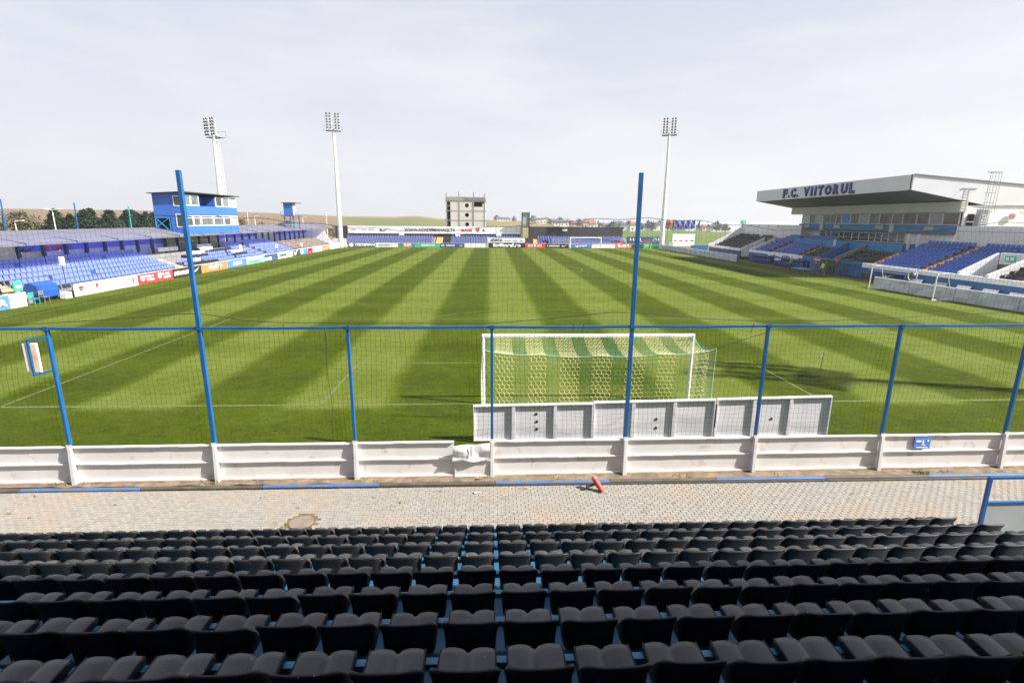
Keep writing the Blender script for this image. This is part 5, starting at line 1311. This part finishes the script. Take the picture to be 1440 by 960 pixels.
# ladder on the gable
t = empty('roof_ladder', (54.2, 56.6, 5), 'caged steel ladder climbing past the grandstand gable to the roof', 'ladder')
for x in (53.95, 54.5): b = MB(); b.tube((x, 56.6, 5.0), (x+.12, 56.6, 11.8), .022, n=6); b.build('stile', 'steel', t)
for k in range(22): z = 5.2+k*.3; b = MB(); b.tube((53.95+.02, 56.6, z), (54.5+.08, 56.6, z), .018, n=5); b.build('rung', 'steel', t)
for z in (7.6, 8.6, 9.6, 10.6, 11.7):
    b = MB(); pp = None
    for k in range(9):
        a = math.pi*k/8; p = (54.28-.55*math.cos(a), 56.6-.75*math.sin(a), z)
        if pp: b.tube(pp, p, .02, n=5)
        pp = p
    b.build('cage_hoop', 'steel', t)
for dx in (-.5, 0, .5): b = MB(); b.tube((54.28+dx, 56.6-.72*math.cos(dx*1.6), 7.6), (54.28+dx, 56.6-.72*math.cos(dx*1.6), 11.7), .018, n=5); b.build('cage_bar', 'steel', t)
b = MB(); b.bar((53.6, 56.6, 11.8), (55.4, 56.6, 11.8), .06); b.build('top_bar', 'steel', t)
b = MB(); b.box(53.8, 54.9, 56.65, 57.15, 5.0, 7.9); o = b.build('pale_pier', 'panel_pale', GS)
# round crest on the end wall
t = empty('wall_crest', (58, 57.1, 7.2), 'round dark red crest mounted on the white end wall of the grandstand', 'crest')
b = MB(); b.tube((58.0, 57.19, 7.2), (58.0, 57.12, 7.2), .42, n=20); b.build('disc', 'print_white', t)
for sx in (-1, 1): b = MB(); b.prism([(58+sx*.05, 6.9), (58+sx*.26, 6.93), (58+sx*.38, 7.2), (58+sx*.26, 7.47), (58+sx*.05, 7.5)], 'y', 57.08, 57.115); b.build('disc_half', 'brown', t)
# entrance at the building corner
g('door', 'dark_open', 52.9, 53.6, 57.1, 57.19, 5.2, 7.4); g('doorframe', 'clad_white', 52.75, 53.75, 57.05, 57.09, 6.5, 6.62)
g('flood_box', 'steel_dark', 51.9, 52.2, 57.0, 57.15, 5.4, 5.9)

# foil barriers
def foil(pts, label, h=1.06):
    t = empty('foil_barrier', (pts[0][0], pts[0][1], 0), label, 'barrier', 'silver sheeted barriers along the right touchline')
    for (xa, ya), (xb, yb) in zip(pts, pts[1:]):
        b = MB(); n = max(2, int(abs(yb-ya)/.5))
        P = []
        for i in range(n+1):
            u = i/n; x = xa+(xb-xa)*u; y = ya+(yb-ya)*u
            P.append([(x+R.uniform(-.03, .03), y, z) for z in (.02, .35, .7, h)])
        for row in P: b.v += row
        for row in P: b.v += [(p[0]+.08, p[1], p[2]) for p in row]
        m_ = 4; o = len(P)*4
        for i in range(n):
            for j in range(3): a = i*4+j; b.f += [(a, a+1, a+5, a+4), (o+a, o+a+4, o+a+5, o+a+1)]; b.mi += [0, 0]
        b.build('sheeting', 'foil', t)
        b = MB(); b.tube((xa+.04, ya, h+.01), (xb+.04, yb, h+.01), .06, n=8); b.build('top_padding', 'padding_white', t)
        b = MB(); b.box(xa+.0, xa+.1, ya-.03, ya+.03, 0, h); b.build('upright', 'steel', t)
foil([(38.75, 51.0), (38.8, 46.5), (39.1, 42.0), (39.6, 37.0), (40.2, 31.0)], 'silver sheeted barrier with white top padding at the right picture edge')
foil([(39.9, 83.5), (39.8, 94), (39.6, 106), (39.2, 120.5)], 'silver sheeted barrier with white top padding leading to the far right mast')
# banners, dugouts, people in front of the grandstand
t = empty('hanging_banner', (43.3, 76, 0), 'white banner with dark lettering hung on the grandstand parapet', 'banner')
b = MB(); b.box(43.34, 43.38, 72.3, 80.5, .72, 1.82); b.build('cloth', 'padding_white', t)
text('AEDI', (43.33, 76.6, .95), 2.2, .6, (0, -1, 0), 'print_black', t, 'lettering', .01, .04); b = MB(); b.box(43.32, 43.335, 77.3, 79.6, 1.1, 1.35); b.build('print_block', 'print_blue', t); b = MB(); b.box(43.32, 43.335, 78.2, 79.0, 1.36, 1.5); b.build('print_block', 'print_red', t)
t = empty('hanging_banner', (43.3, 66, 0), 'red banner with white lettering over the players tunnel', 'banner')
b = MB(); b.box(43.36, 43.42, 63.6, 68.8, 1.36, 1.90); b.build('cloth', 'red', t)
text('e.on', (43.35, 65.9, 1.42), 1.9, .4, (0, -1, 0), 'print_white', t, 'lettering', .01, .05); text('e.on', (43.35, 68.5, 1.42), 1.9, .4, (0, -1, 0), 'print_white', t, 'lettering', .01, .05)
def dug(y0, y1, label, logo=False):
    t = empty('dugout', (42.7, (y0+y1)/2, 0), label, 'dugout', 'glazed dugouts under the grandstand')
    b = MB(); b.box(43.30, 43.36, y0, y1, 0, 1.24); b.build('back_panel', 'stand_blue_dark', t)  # darker blue puts the shade under the parapet into the dugout panels
    b = MB(); b.hexa([(42.3, y0, 1.18), (43.4, y0, 1.26), (43.4, y1, 1.26), (42.3, y1, 1.18), (42.3, y0, 1.22), (43.4, y0, 1.30), (43.4, y1, 1.30), (42.3, y1, 1.22)]); b.build('roof', 'stand_blue_dark', t)
    for y in (y0, y1): b = MB(); b.bar((42.33, y, 0), (42.33, y, 1.18), .05); b.build('post', 'steel', t)
    y = y0+.4
    while y < y1-.3:
        b = MB(); b.box(42.5, 42.9, y, y+.45, .35, .42); b.box(42.9, 42.97, y, y+.45, .42, .90); b.build('seat', 'seat_blue', t); y += .6
    if logo:
        b = MB(); b.box(42.2, 42.24, y0+1.2, y0+2.9, .55, 1.15); b.build('logo_plate', 'black', t); shape(SWOOSH, (42.19, y0+2.6, .70), 1.0, .36, (0, -1, 0), 'print_white', t, 'emblem')
dug(51.5, 57.0, 'blue dugout with a black swoosh plate beside the training goal', True)
dug(69.8, 76.5, 'blue dugout in the shade under the white hanging banner'); dug(78.5, 84.5, 'blue dugout in the shade at the end of the far foil barrier')
t = empty('tunnel_cage', (41.5, 64.5, 0), 'glazed pale frame booth at the players tunnel in the shade', 'booth')
for x in (40.6, 42.3):
    for y in (61.8, 63.2, 64.9): b = MB(); b.bar((x, y, 0), (x, y, 1.95), .06); b.build('post', 'steel', t)
b = MB(); b.box(40.57, 42.33, 61.8, 64.9, 1.96, 2.02); b.build('roof', 'stand_blue', t)
b = MB(); b.box(41.8, 41.84, 61.85, 64.85, .1, 1.9); b.build('glazing', 'glass_dark', t)
b = MB(); b.box(40.6, 42.2, 66.2, 69.2, .35, .42); b.box(40.7, 40.8, 66.3, 66.4, 0, .349); b.box(42, 42.1, 69, 69.1, 0, .349); o = b.build('table', 'cyan_cloth'); tag(o, 'low turquoise covered table in the shade before the grandstand', 'table')
# equipment cart and ball hoop behind the training goal
t = empty('hose_reel', (41.5, 49.6, 0), 'round hose reel standing behind the left end of the near foil barrier', 'hose reel')
b = MB()
for k in range(20):
    a, c = 2*math.pi*k/20, 2*math.pi*(k+1)/20; b.tube((41.5, 49.6+.55*math.cos(a), 1.35+.55*math.sin(a)), (41.5, 49.6+.55*math.cos(c), 1.35+.55*math.sin(c)), .05, n=6)
b.build('wheel_rim', 'net_pale', t); b = MB(); b.tube((41.4, 49.6, 1.35), (41.6, 49.6, 1.35), .33, n=14); b.build('hose_coil', 'steel_dark', t)
b = MB(); b.bar((41.5, 49.2, 0), (41.5, 49.6, 1.35), .06); b.build('leg', 'steel', t); b = MB(); b.bar((41.5, 50.0, 0), (41.5, 49.6, 1.35), .06); b.build('leg', 'steel', t)

def person(x, y, label, top, trousers, face=-1, bend=0.):
    root = empty('person', (x, y, 0), label, 'person')
    pts = [(0, 0, .95), (0, 0, 1.2), (0.02*bend, 0, 1.42), (0, 0, 1.52), (-.02, 0, 1.66), (0, .10, .90), (.02, .12, .50), (0, .13, .08), (-.12, .14, .04), (0, -.10, .90), (-.03, -.12, .50), (0, -.13, .08), (-.12, -.14, .04), (0, .20, 1.42), (-.03, .26, 1.15), (-.14, .24, .95), (-.2, .23, .88), (0, -.20, 1.42), (-.03, -.26, 1.15), (-.14, -.24, .95), (-.2, -.23, .88)]
    ed_ = [(0, 1), (1, 2), (2, 3), (3, 4), (0, 5), (5, 6), (6, 7), (7, 8), (0, 9), (9, 10), (10, 11), (11, 12), (2, 13), (13, 14), (14, 15), (15, 16), (2, 17), (17, 18), (18, 19), (19, 20)]
    rad = [.15, .14, .15, .06, .10, .09, .065, .05, .04, .09, .065, .05, .04, .06, .05, .04, .04, .06, .05, .04, .04]
    me = bpy.data.meshes.new('body'); me.from_pydata([(x+p[0], y+p[1], p[2]) for p in pts], ed_, []); me.update()
    o = bpy.data.objects.new('body', me); col.objects.link(o)
    md = o.modifiers.new('s', 'SKIN'); sv = me.skin_vertices[0].data
    for i, r in enumerate(rad): sv[i].radius = (r, r)
    sv[0].use_root = True
    sb = o.modifiers.new('ss', 'SUBSURF'); sb.levels = 1; sb.render_levels = 1
    bpy.context.view_layer.update()
    m2 = bpy.data.meshes.new_from_object(o.evaluated_get(bpy.context.evaluated_depsgraph_get())); o.modifiers.clear(); o.data = m2
    for k in ('skin', trousers, top): m2.materials.append(M[k])
    for f in m2.polygons:
        z = f.center.z; f.material_index = 0 if z > 1.47 or (z < .98 and abs(f.center.y-y) > .19 and z > .8) else (1 if z < .95 else 2); f.use_smooth = True
    link(o, root)
    b = MB(); b.tube((x+.01, y, 1.66), (x+.01, y, 1.76), .10, .07, 10); b.build('hair', 'print_black', root)
person(40.6, 62.3, 'person in a yellow green bib and dark trousers standing by the players tunnel', 'vest_yellow', 'sponsor_navy')
person(40.3, 63.3, 'person in dark clothes standing left of the person in the yellow bib', 'steel_dark', 'steel_dark')
person(41.2, 70.2, 'person in dark red clothes standing under the white hanging banner', 'brown', 'steel_dark')

# ================================================================== FLOODLIGHT MASTS
def mast(x, y, zt, label, aim, r0=.56, r1=.24, side=1, cage=1.4):
    t = empty('floodlight_mast', (x, y, 0), label, 'floodlight', 'floodlight masts around the ground')
    b = MB(); b.tube((x, y, -.05), (x, y, zt-3.6), r0, r1, 16); b.build('mast_tube', 'mast_white', t, smooth=False)
    b = MB(); c, s = math.cos(aim), math.sin(aim)      # (c,s) = direction the lamps face
    lx, ly = -s, c
    def W(a, d, z): return (x+lx*a+c*d, y+ly*a+s*d, z)
    b = MB()
    for k in range(9): d = -1.25+k*.22; b.bar(W(-1.6, d, zt-4.15), W(1.6, d, zt-4.15), .09, .08)
    b.build('platform', 'steel', t)
    for a in (-1.35, -.45, .40, 1.30): b = MB(); b.bar(W(a, .35, zt-4), W(a, .35, zt-.75), .07); b.build('frame_upright', 'mast_white', t)
    for k in range(3):
        z = zt-3.85+k*1.16
        b = MB(); b.bar(W(-1.5, .35, z-.05), W(1.5, .35, z-.05), .08); b.build('frame_bar', 'mast_white', t)
        for row in range(2):
            for a in (-1.28, -.62, .50, 1.14):
                zz = z+.24+row*.54
                b = MB(); b.tube(W(a, .35, zz+.06), W(a, .72, zz-.08), .12, .215, 10); o = b.build('lamp_head', 'steel', t)
                b = MB(); b.tube(W(a, .725, zz-.082), W(a, .74, zz-.086), .20, .20, 10); q = b.build('lens', 'lamp_lens', t); q.parent = o; q.location = (0, 0, 0)
    for a, d in ((-1.9, -1.3), (1.9, -1.3)): b = MB(); b.bar(W(a, d, zt-4.05), W(a, d, zt-3.0), .05); b.build('rail_post', 'steel', t)
    b = MB(); b.bar(W(-1.9, -1.3, zt-3.0), W(1.9, -1.3, zt-3.0), .05); b.build('guard_rail', 'steel', t)
    # ladder up the back
    lo = r0+.35
    for a in (-.22, .22): b = MB(); b.bar(W(a, -lo, 2.5), W(a, -r1-.35, zt-4), .05); b.build('ladder_stile', 'mast_white', t)
    b = MB(); z = 3.
    while z < zt-4.3:
        u = (z-2.5)/(zt-6.5); d = -lo+(lo-r1-.35)*u; b.bar(W(-.22, d, z), W(.22, d, z), .04)
        z += .45
    b.build('ladder_rungs', 'mast_white', t, kind='stuff')
    for k in range(int((zt-8)/1.0)):
        z = 4.5+k*1.0; u = (z-2.5)/(zt-6.5); d = -lo+(lo-r1-.35)*u
        b = MB(); b.bar(W(-.38, d, z), W(-.38, d-cage*.4, z), .03); b.bar(W(.38, d, z), W(.38, d-cage*.4, z), .03); b.bar(W(-.38, d-cage*.4, z), W(.38, d-cage*.4, z), .03); b.build('cage_hoop', 'mast_white', t)
    for a in (-.3, .3): b = MB(); b.bar(W(a, -lo-cage*.4, 4.5), W(a, -r1-.35-cage*.4, zt-4), .03); b.build('cage_bar', 'mast_white', t)
    return t
mast(-34.2, 122.2, 29.2, 'white floodlight mast at the far left corner beside the end stand', math.radians(-72))
mast(40.4, 123.2, 29.4, 'white floodlight mast at the far right corner', math.radians(-108))
mast(-54.0, 110, 25.8, 'white floodlight mast with side ladder behind the blue control cabin', math.radians(243), r0=.62, cage=1.0)
mast(43.7, 12.3, 29.0, 'white floodlight mast beside the near right corner, casting the long shadow', math.radians(140))

# ================================================================== UNFINISHED CONCRETE BUILDING
t = empty('unfinished_building', (-7.5, 168, 0), 'unfinished concrete tower block with round openings behind the far end stand', 'building')
def u(nm, m, x0, x1, y0, y1, z0, z1): b = MB(); b.box(x0, x1, y0, y1, z0, z1); return b.build(nm, m, t)
BX0, BX1, BYF, BYB = -13.65, -1.6, 165.0, 176.0
lev = [0, 3.4, 6.2, 9.05, 11.9]
colx = [(-13.65, -13.35), (-9.9, -9.4), (-5.55, -5.05), (-1.95, -1.6)]
for i, z in enumerate(lev[1:], 1): u('floor_slab', 'frame_concrete', BX0-.15, BX1+.15, BYF-.05, BYB, z-.22, z+.02)
for a, c in colx: u('column', 'frame_concrete', a, c, BYF-.06, BYF+.4, 0, 12.0); u('column', 'frame_concrete', a, c, BYB-.4, BYB, 0, 12.0)
for i in range(4):
    z0, z1 = lev[i]+.02, lev[i+1]-.22
    u('wall_panel', 'concrete_new', -12.3, -9.9, BYF, BYF+.25, z0, z1)
    u('wall_panel', 'concrete_new', -9.4, -8.5, BYF, BYF+.25, z0, z1)
    # panel with a round opening, centred x=-7.2
    cx_, r_ = -7.25, .62; cz = (z0+z1)/2+.2; xl, xr = -8.48, -5.55
    b = MB(); n = 24; ring = [(cx_+r_*math.cos(2*math.pi*k/n), cz+r_*math.sin(2*math.pi*k/n)) for k in range(n)]
    out = []
    for k in range(n):
        a = 2*math.pi*k/n; dx, dz = math.cos(a), math.sin(a); s_ = min(((xr-cx_) if dx > 0 else (cx_-xl))/max(abs(dx), 1e-6), ((z1-cz) if dz > 0 else (cz-z0))/max(abs(dz), 1e-6)); out.append((cx_+dx*s_, cz+dz*s_))
    vs_ = [(p[0], BYF, p[1]) for p in ring]+[(p[0], BYF, p[1]) for p in out]+[(p[0], BYF+.25, p[1]) for p in ring]
    b.add(vs_, [(k, (k+1) % n, n+(k+1) % n, n+k) for k in range(n)]+[(k, 2*n+k, 2*n+(k+1) % n, (k+1) % n) for k in range(n)])
    for (sx, sz) in ((xl, z0), (xr, z0), (xl, z1), (xr, z1)): b.box(sx-.0 if sx == xl else sx-.45, sx+.45 if sx == xl else sx, BYF+.002, BYF+.2, sz if sz == z0 else sz-.5, sz+.5 if sz == z0 else sz)
    b.build('wall_panel', 'concrete_new', t)
    if i == 3: u('wall_panel', 'concrete_new', -5.05, -1.95, BYF, BYF+.25, z0, z1-1.5); u('wall_panel', 'concrete_new', -2.5, -1.95, BYF, BYF+.25, z1-1.5, z1-.5)
    elif i == 1: u('wall_panel', 'concrete_new', -5.05, -1.95, BYF, BYF+.25, z0, z1); 
    else: u('wall_panel', 'concrete_new', -5.05, -1.95, BYF, BYF+.25, z0, z1)
    for k in range(2 if i < 3 else 1): u('stair_slab', 'frame_concrete', -13.35, -12.32, BYF+.02, BYF+1.2, z0+1.25+k*0, z0+1.5+k*0)
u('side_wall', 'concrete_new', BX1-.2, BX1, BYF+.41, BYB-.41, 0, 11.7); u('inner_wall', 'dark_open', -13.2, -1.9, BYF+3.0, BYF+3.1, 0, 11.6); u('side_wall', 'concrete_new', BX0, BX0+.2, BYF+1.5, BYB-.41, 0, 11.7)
u('roof_band', 'frame_concrete', BX0-.1, -8.2, BYF-.1, BYB, 11.93, 13.1); u('roof_band', 'concrete', -8.18, BX1+.1, BYF-.1, BYB, 11.93, 13.0)
for x, h in ((-13.5, 14.3), (-9.7, 14.6), (-5.2, 14.5), (-1.8, 14.2)): u('column_stub', 'frame_concrete', x-.14, x+.14, BYF+.1, BYF+.4, 13.0, h)
for i in range(9):
    x = -13.3+i*1.4; b = MB(); b.tube((x, BYF+.2, 13), (x+R.uniform(-.1, .1), BYF+.2, 13.5+R.uniform(0, .5)), .03, n=4); b.build('rebar', 'rust', t)
u('scaffold_board', 'frame_concrete', -14.3, -13.3, BYF-.3, BYF+.3, 6.15, 6.3); u('scaffold_board', 'frame_concrete', BX1, -.6, BYF-.2, BYF+.3, 6.1, 6.25)

# ================================================================== FLAGS, SCREEN WALL, LAMPS
t = empty('white_screen', (46.3, 125, 0), 'white printed wall panel with red marks beside the far right mast', 'screen')
for i in range(4):
    b = MB(); b.box(43.55+1.36*i, 43.55+1.36*(i+1)-.05, 125, 125.1, .5, 3.4); b.build('panel', 'padding_white', t)
    b = MB(); b.box(43.9+1.36*i, 44.6+1.36*i, 124.97, 124.99, 1.75, 1.95); b.build('print_block', 'print_red' if i < 3 else 'print_black', t)
b = MB(); b.box(42.2, 43.3, 123.6, 124.6, 0, 1.5); o = b.build('cabinet', 'panel_pale'); tag(o, 'grey cabinet at the foot of the far right mast', 'cabinet')
b = MB(); b.box(43.2, 50.5, 112, 112.1, .2, 1.35); o = b.build('blue_fence', 'stand_blue'); tag(o, 'low blue fence between the far foil barrier and the grandstand end', 'fence')
FL = [(46.7, 'flag with red, yellow and blue bands beside the far right mast', ('print_red', 'step_orange', 'sponsor_navy')), (48.0, 'dark blue flag next to the tricolour', ('tile_flag',)*3), (49.3, 'second dark blue flag, right of the tricolour', ('tile_flag',)*3), (50.7, 'third dark blue flag, right of the tricolour', ('tile_flag',)*3), (52.1, 'fourth dark blue flag, right of the tricolour', ('tile_flag',)*3), (53.4, 'rightmost narrow dark blue flag near the grandstand end', ('tile_flag',)*3)]
for i, (x, lb, ms_) in enumerate(FL):
    t = empty('flag', (x, 135, 0), lb, 'flag', 'flags behind the far right corner')
    b = MB(); b.tube((x+.5, 135, 0), (x+.5, 135, 6.9), .05, n=6); b.build('flagpole', 'steel', t)
    for k in range(3 if i == 0 else 1):
        wd = (1.3 if i == 0 else (.95 if i < 5 else .4))/(3 if i == 0 else 1); b = MB(); n = 7
        x1_ = x+.45-wd*(k if i else 2-k)
        for j in range(n+1):
            z = 6.6-2.0*j/n*(1 if i else .8)
            for q in range(4): b.v.append((x1_-wd*q/3+.10*math.sin(j*1.1+q+i)*(q/3), 135+.12*math.sin(q*2+j*.9+i), z-.25*q/3))
        for j in range(n):
            for q in range(3): a = j*4+q; b.f.append((a, a+1, a+5, a+4)); b.mi.append(0)
        b.build('flag_cloth', ms_[k] if i == 0 else ms_[0], t, smooth=True)
LP = [(-60, 75.8, 7.3, 'tall twin street lamp', 1), (-60, 69.7, 5.8, 'short street lamp', 0), (-58, 130, 8.0, 'street lamp beyond the blue cabin', 0), (-62, 143, 6.9, 'short street lamp beyond the blue cabin', 0), (-45.5, 150, 7.8, 'tall thin street lamp', 0), (-52, 150, 6.6, 'short street lamp near the far left mast', 0), (30, 150, 7.2, 'thin street lamp right of the concrete tower', 0)]
LPL = ['twin armed white street lamp left of the conifer row', 'short white street lamp behind the left stand roof, leftmost', 'thin street lamp just right of the blue cabin', 'short street lamp between the blue cabin and the camera tower', 'thin white street lamp just right of the far left mast', 'short street lamp left of the far left mast', 'thin street lamp behind the dark hoarding']
for (x, y, h, _, tw), lb in zip(LP, LPL):
    t = empty('street_lamp', (x, y, 0), lb, 'street lamp', 'street lamps beyond the stands')
    b = MB(); b.tube((x, y, 0), (x, y, h), .10, .05, 7); b.build('pole', 'mast_white', t)
    for s_ in ((-1, 1) if tw else (1,)): b = MB(); b.hexa([(x, y-.12, h-.02), (x+s_*1.1, y-.12, h+.1), (x+s_*1.1, y+.12, h+.1), (x, y+.12, h-.02), (x, y-.12, h+.06), (x+s_*1.1, y-.12, h+.18), (x+s_*1.1, y+.12, h+.18), (x, y+.12, h+.06)]); b.build('lamp_head', 'mast_white', t)

# ================================================================== TREES
def crown_mesh(kind, seed, h, w_, n, ls):
    rr = random.Random(seed); b = MB()
    cl = []
    for i in range(90 if kind == 'conifer' else 40):
        if kind == 'conifer':
            z = rr.uniform(.08, 1.0); rad = w_*(1-z)**.85*.56*rr.uniform(.2, 1.12)+.04; a = rr.uniform(0, 6.28); cl.append((rad*math.cos(a), rad*math.sin(a), z*h, w_*.20*(1.15-z)+.08))
        else:
            z = rr.uniform(.3, .95); rad = w_*.48*math.sin(math.pi*min(1, z))**.6*rr.uniform(.3, 1.05); a = rr.uniform(0, 6.28); cl.append((rad*math.cos(a), rad*math.sin(a), z*h, w_*.16*rr.uniform(.6, 1.2)))
    for i in range(n):
        c = rr.choice(cl); d = Vector((rr.gauss(0, 1), rr.gauss(0, 1), rr.gauss(0, .8)))*c[3]*.55
        p = Vector(c[:3])+d; a = Vector((rr.uniform(-1, 1), rr.uniform(-1, 1), rr.uniform(-.6, .8))).normalized(); q = a.cross(Vector((rr.uniform(-1, 1), rr.uniform(-1, 1), 1))).normalized(); s_ = ls*rr.uniform(.5, 1.3)
        b.add([p-a*s_, p+q*s_*.5, p+a*s_, p-q*s_*.5], [(0, 1, 2, 3)])
    return b
def trunk_mb(h, r):
    b = MB(); b.tube((0, 0, -.1), (0, 0, h*.85), r, r*.25, 7)
    for k in range(5): a = k*2.4; z = h*(.3+.11*k); b.tube((0, 0, z), (math.cos(a)*h*.16, math.sin(a)*h*.16, z+h*.12), r*.35, r*.1, 5)
    return b
TK = {}
def tree_kind(key, kind, seed, h, w_, n, ls, m):
    c = crown_mesh(kind, seed, h, w_, n, ls).build('crown', m); k = trunk_mb(h, h*.022).build('trunk', 'bark')
    TK[key] = (c.data, k.data); bpy.data.objects.remove(c); bpy.data.objects.remove(k)
for i in range(3): tree_kind(('con', i), 'conifer', 10+i, 8.0, 5.6, 6500, .24, 'leaf_conifer')
for i in range(3): tree_kind(('bro', i), 'round', 30+i, 6.0, 5.4, 1300, .22, 'leaf_olive')
tree_kind(('far', 0), 'round', 50, 6.0, 7.0, 500, .5, 'leaf_far')
def tree(key, x, y, sc, label, group, z=0, sx=1.):
    t = empty('conifer_tree' if key[0] == 'con' else ('leafy_tree' if key[0] == 'bro' else 'distant_tree'), (x, y, z), label, 'tree', group, rz=R.uniform(0, 6.28)); t.scale = (sc*sx, sc*sx, sc)
    for d, nm in zip(TK[key], ('crown', 'trunk')): o = bpy.data.objects.new(nm, d); col.objects.link(o); o.parent = t
n = 22
for i in range(n):
    f = i/(n-1); y = 96.5+28.5*f+R.uniform(-.5, .5); x = -75+R.uniform(-1.2, 1.2)
    lb = 'dark conifer in the row behind the left stand, %s from the left' % ordinal(i+1)
    tree(('con', i % 3), x, y, R.uniform(.80, .98), lb, 'conifers behind the left stand', sx=R.uniform(1.0, 1.2))
BR = [(-96, 98, .95), (-93, 103, .82), (-88, 103, 1.05), (-90, 108, .9), (-86, 110, 1.0), (-80, 106, .8), (-70, 131, 1.0), (-72, 140, .95), (-66, 143, 1.05), (-63, 150, .9), (-58, 152, .9), (-60, 160, 1.0), (-54, 158, .8), (-47, 160, .75)]
for i, (x, y, s_) in enumerate(BR):
    lb = ('loose olive tree behind the left stand, %s from the left picture edge' % ordinal(i+1)) if i < 6 else ('olive bush on the field edge beyond the blue cabin, %s from the cabin' % ordinal(i-5))
    tree(('bro', i % 3), x, y, s_*(1.15 if i < 6 else .95), lb, 'loose trees and bushes beyond the left stand')
# ================================================================== HOUSES FAR AWAY
def house(x, y, w_, d, h, wm, rm, label, kind='hip', grp='distant houses on the ridge'):
    h *= .78; w_ *= .9
    z = terrain_z(x, y); t = empty('house', (x, y, z), label, 'house', grp)
    b = MB(); b.box(x-w_/2, x+w_/2, y-d/2, y+d/2, z-1, z+h); b.build('wall', wm, t)
    b = MB(); o_ = .5; rz_ = z+h+.01; rh = w_*.22
    if kind == 'hip': b.add([(x-w_/2-o_, y-d/2-o_, rz_), (x+w_/2+o_, y-d/2-o_, rz_), (x+w_/2+o_, y+d/2+o_, rz_), (x-w_/2-o_, y+d/2+o_, rz_), (x-w_*.2, y, rz_+rh), (x+w_*.2, y, rz_+rh)], [(0, 1, 5, 4), (2, 3, 4, 5), (1, 2, 5), (3, 0, 4), (3, 2, 1, 0)])
    else: b.prism([(y-d/2-o_, rz_), (y+d/2+o_, rz_), (y, rz_+rh)], 'x', x-w_/2-o_, x+w_/2+o_)
    b.build('roof', rm, t)
    nw = max(2, int(w_/3))
    for k in range(nw):
        for fl in range(max(1, int(h/3))):
            wx = x-w_/2+w_*(k+.5)/nw; b = MB(); b.box(wx-.45, wx+.45, y-d/2-.05, y-d/2-.01, z+1+fl*2.9, z+2.3+fl*2.9); b.build('window', 'glass_dark', t)
HS_ = []
def az(px, Y): 
    q = px-690; return (q/F)*Y*1.0
HH = [(703, 640, 9, 4, 'house_white', 'roof_grey'), (712, 700, 12, 3.5, 'house_white', 'roof_grey'), (757, 560, 8, 5.5, 'house_white', 'roof_grey'), (766, 560, 7, 7, 'house_white', 'roof_grey'), (775, 600, 12, 4, 'house_white', 'roof_grey'), (783, 470, 9, 4.6, 'house_white', 'roof_grey'), (791, 450, 8, 5.2, 'house_white', 'roof_grey'), (800, 520, 11, 4, 'house_pink', 'roof_grey'), (806, 480, 6, 4, 'house_pink', 'roof_red'), (826, 430, 12, 6.5, 'house_pink', 'roof_red'), (832, 420, 7, 5, 'house_white', 'roof_red'), (842, 480, 11, 3, 'house_white', 'roof_grey'), (852, 400, 9, 3.5, 'house_white', 'roof_grey'), (866, 400, 15, 4.6, 'house_white', 'roof_grey'), (876, 380, 7, 5, 'house_white', 'roof_grey'), (889, 360, 8, 6, 'house_white', 'roof_red'), (896, 400, 7, 4.5, 'house_white', 'roof_red'), (921, 420, 9, 6, 'house_white', 'roof_grey'), (930, 500, 12, 5, 'house_white', 'roof_grey'), (950, 520, 14, 4, 'house_white', 'roof_grey'), (984, 480, 9, 5, 'house_white', 'roof_red'), (990, 460, 10, 5, 'house_pink', 'roof_red'), (1002, 430, 10, 5, 'house_white', 'roof_grey'), (1012, 470, 14, 4, 'house_white', 'roof_grey')]
nm_w = {'house_white': 'white', 'house_pink': 'pink'}; nm_r = {'roof_red': 'red', 'roof_grey': 'dark'}
for i, (px, Y, w_, h, wm, rm) in enumerate(HH):
    place = 'right of the concrete tower' if px < 745 else ('above the dark hoarding' if px < 880 else ('left of the far right mast' if px < 940 else 'beyond the flags'))
    house(az(px, Y), Y, w_, w_*.8, h, wm, rm, '%s house with %s roof %s, %s from left' % (nm_w[wm], nm_r[rm], place, ordinal(i+1)), 'hip' if i % 2 else 'gable')
for i, (px, Y, s_) in enumerate(((740, 620, 1.1), (748, 600, 1.3), (771, 500, .9), (786, 500, 1.2), (796, 460, 1.0), (812, 470, 1.1), (820, 440, 1.1), (838, 450, .9), (858, 395, 1.0), (871, 390, .9), (882, 380, 1.1), (899, 390, .9), (908, 420, 1.2), (914, 410, 1.1), (925, 430, 1.3), (936, 430, 1.3), (944, 460, 1.4), (957, 470, 1.3), (966, 480, 1.3), (1006, 420, 1.3), (1018, 400, 1.0), (698, 660, 1.1), (722, 660, 1.0))):
    x = az(px, Y); tree(('far', 0), x, Y, s_, 'small dark distant tree among the houses, %s in the list from left' % ordinal(i+1) if False else 'dark distant tree among the far houses, %s one' % ordinal(i+1), 'distant trees on the ridge', z=terrain_z(x, Y)-.4)
print('objects', len(bpy.data.objects))

# ================================================================== AIR
hz = MB(); hz.box(-900, 900, -60, 1500, -34, 45)
air = bpy.data.materials.new('air'); air.use_nodes = True; an = air.node_tree; an.nodes.clear()
pvn = an.nodes.new('ShaderNodeVolumePrincipled'); pvn.inputs['Density'].default_value = .0003; pvn.inputs['Color'].default_value = (.93, .95, 1, 1); pvn.inputs['Anisotropy'].default_value = .3
ao = an.nodes.new('ShaderNodeOutputMaterial'); an.links.new(pvn.outputs[0], ao.inputs['Volume']); M['air'] = air
hz.build('haze', 'air', None, kind='stuff')
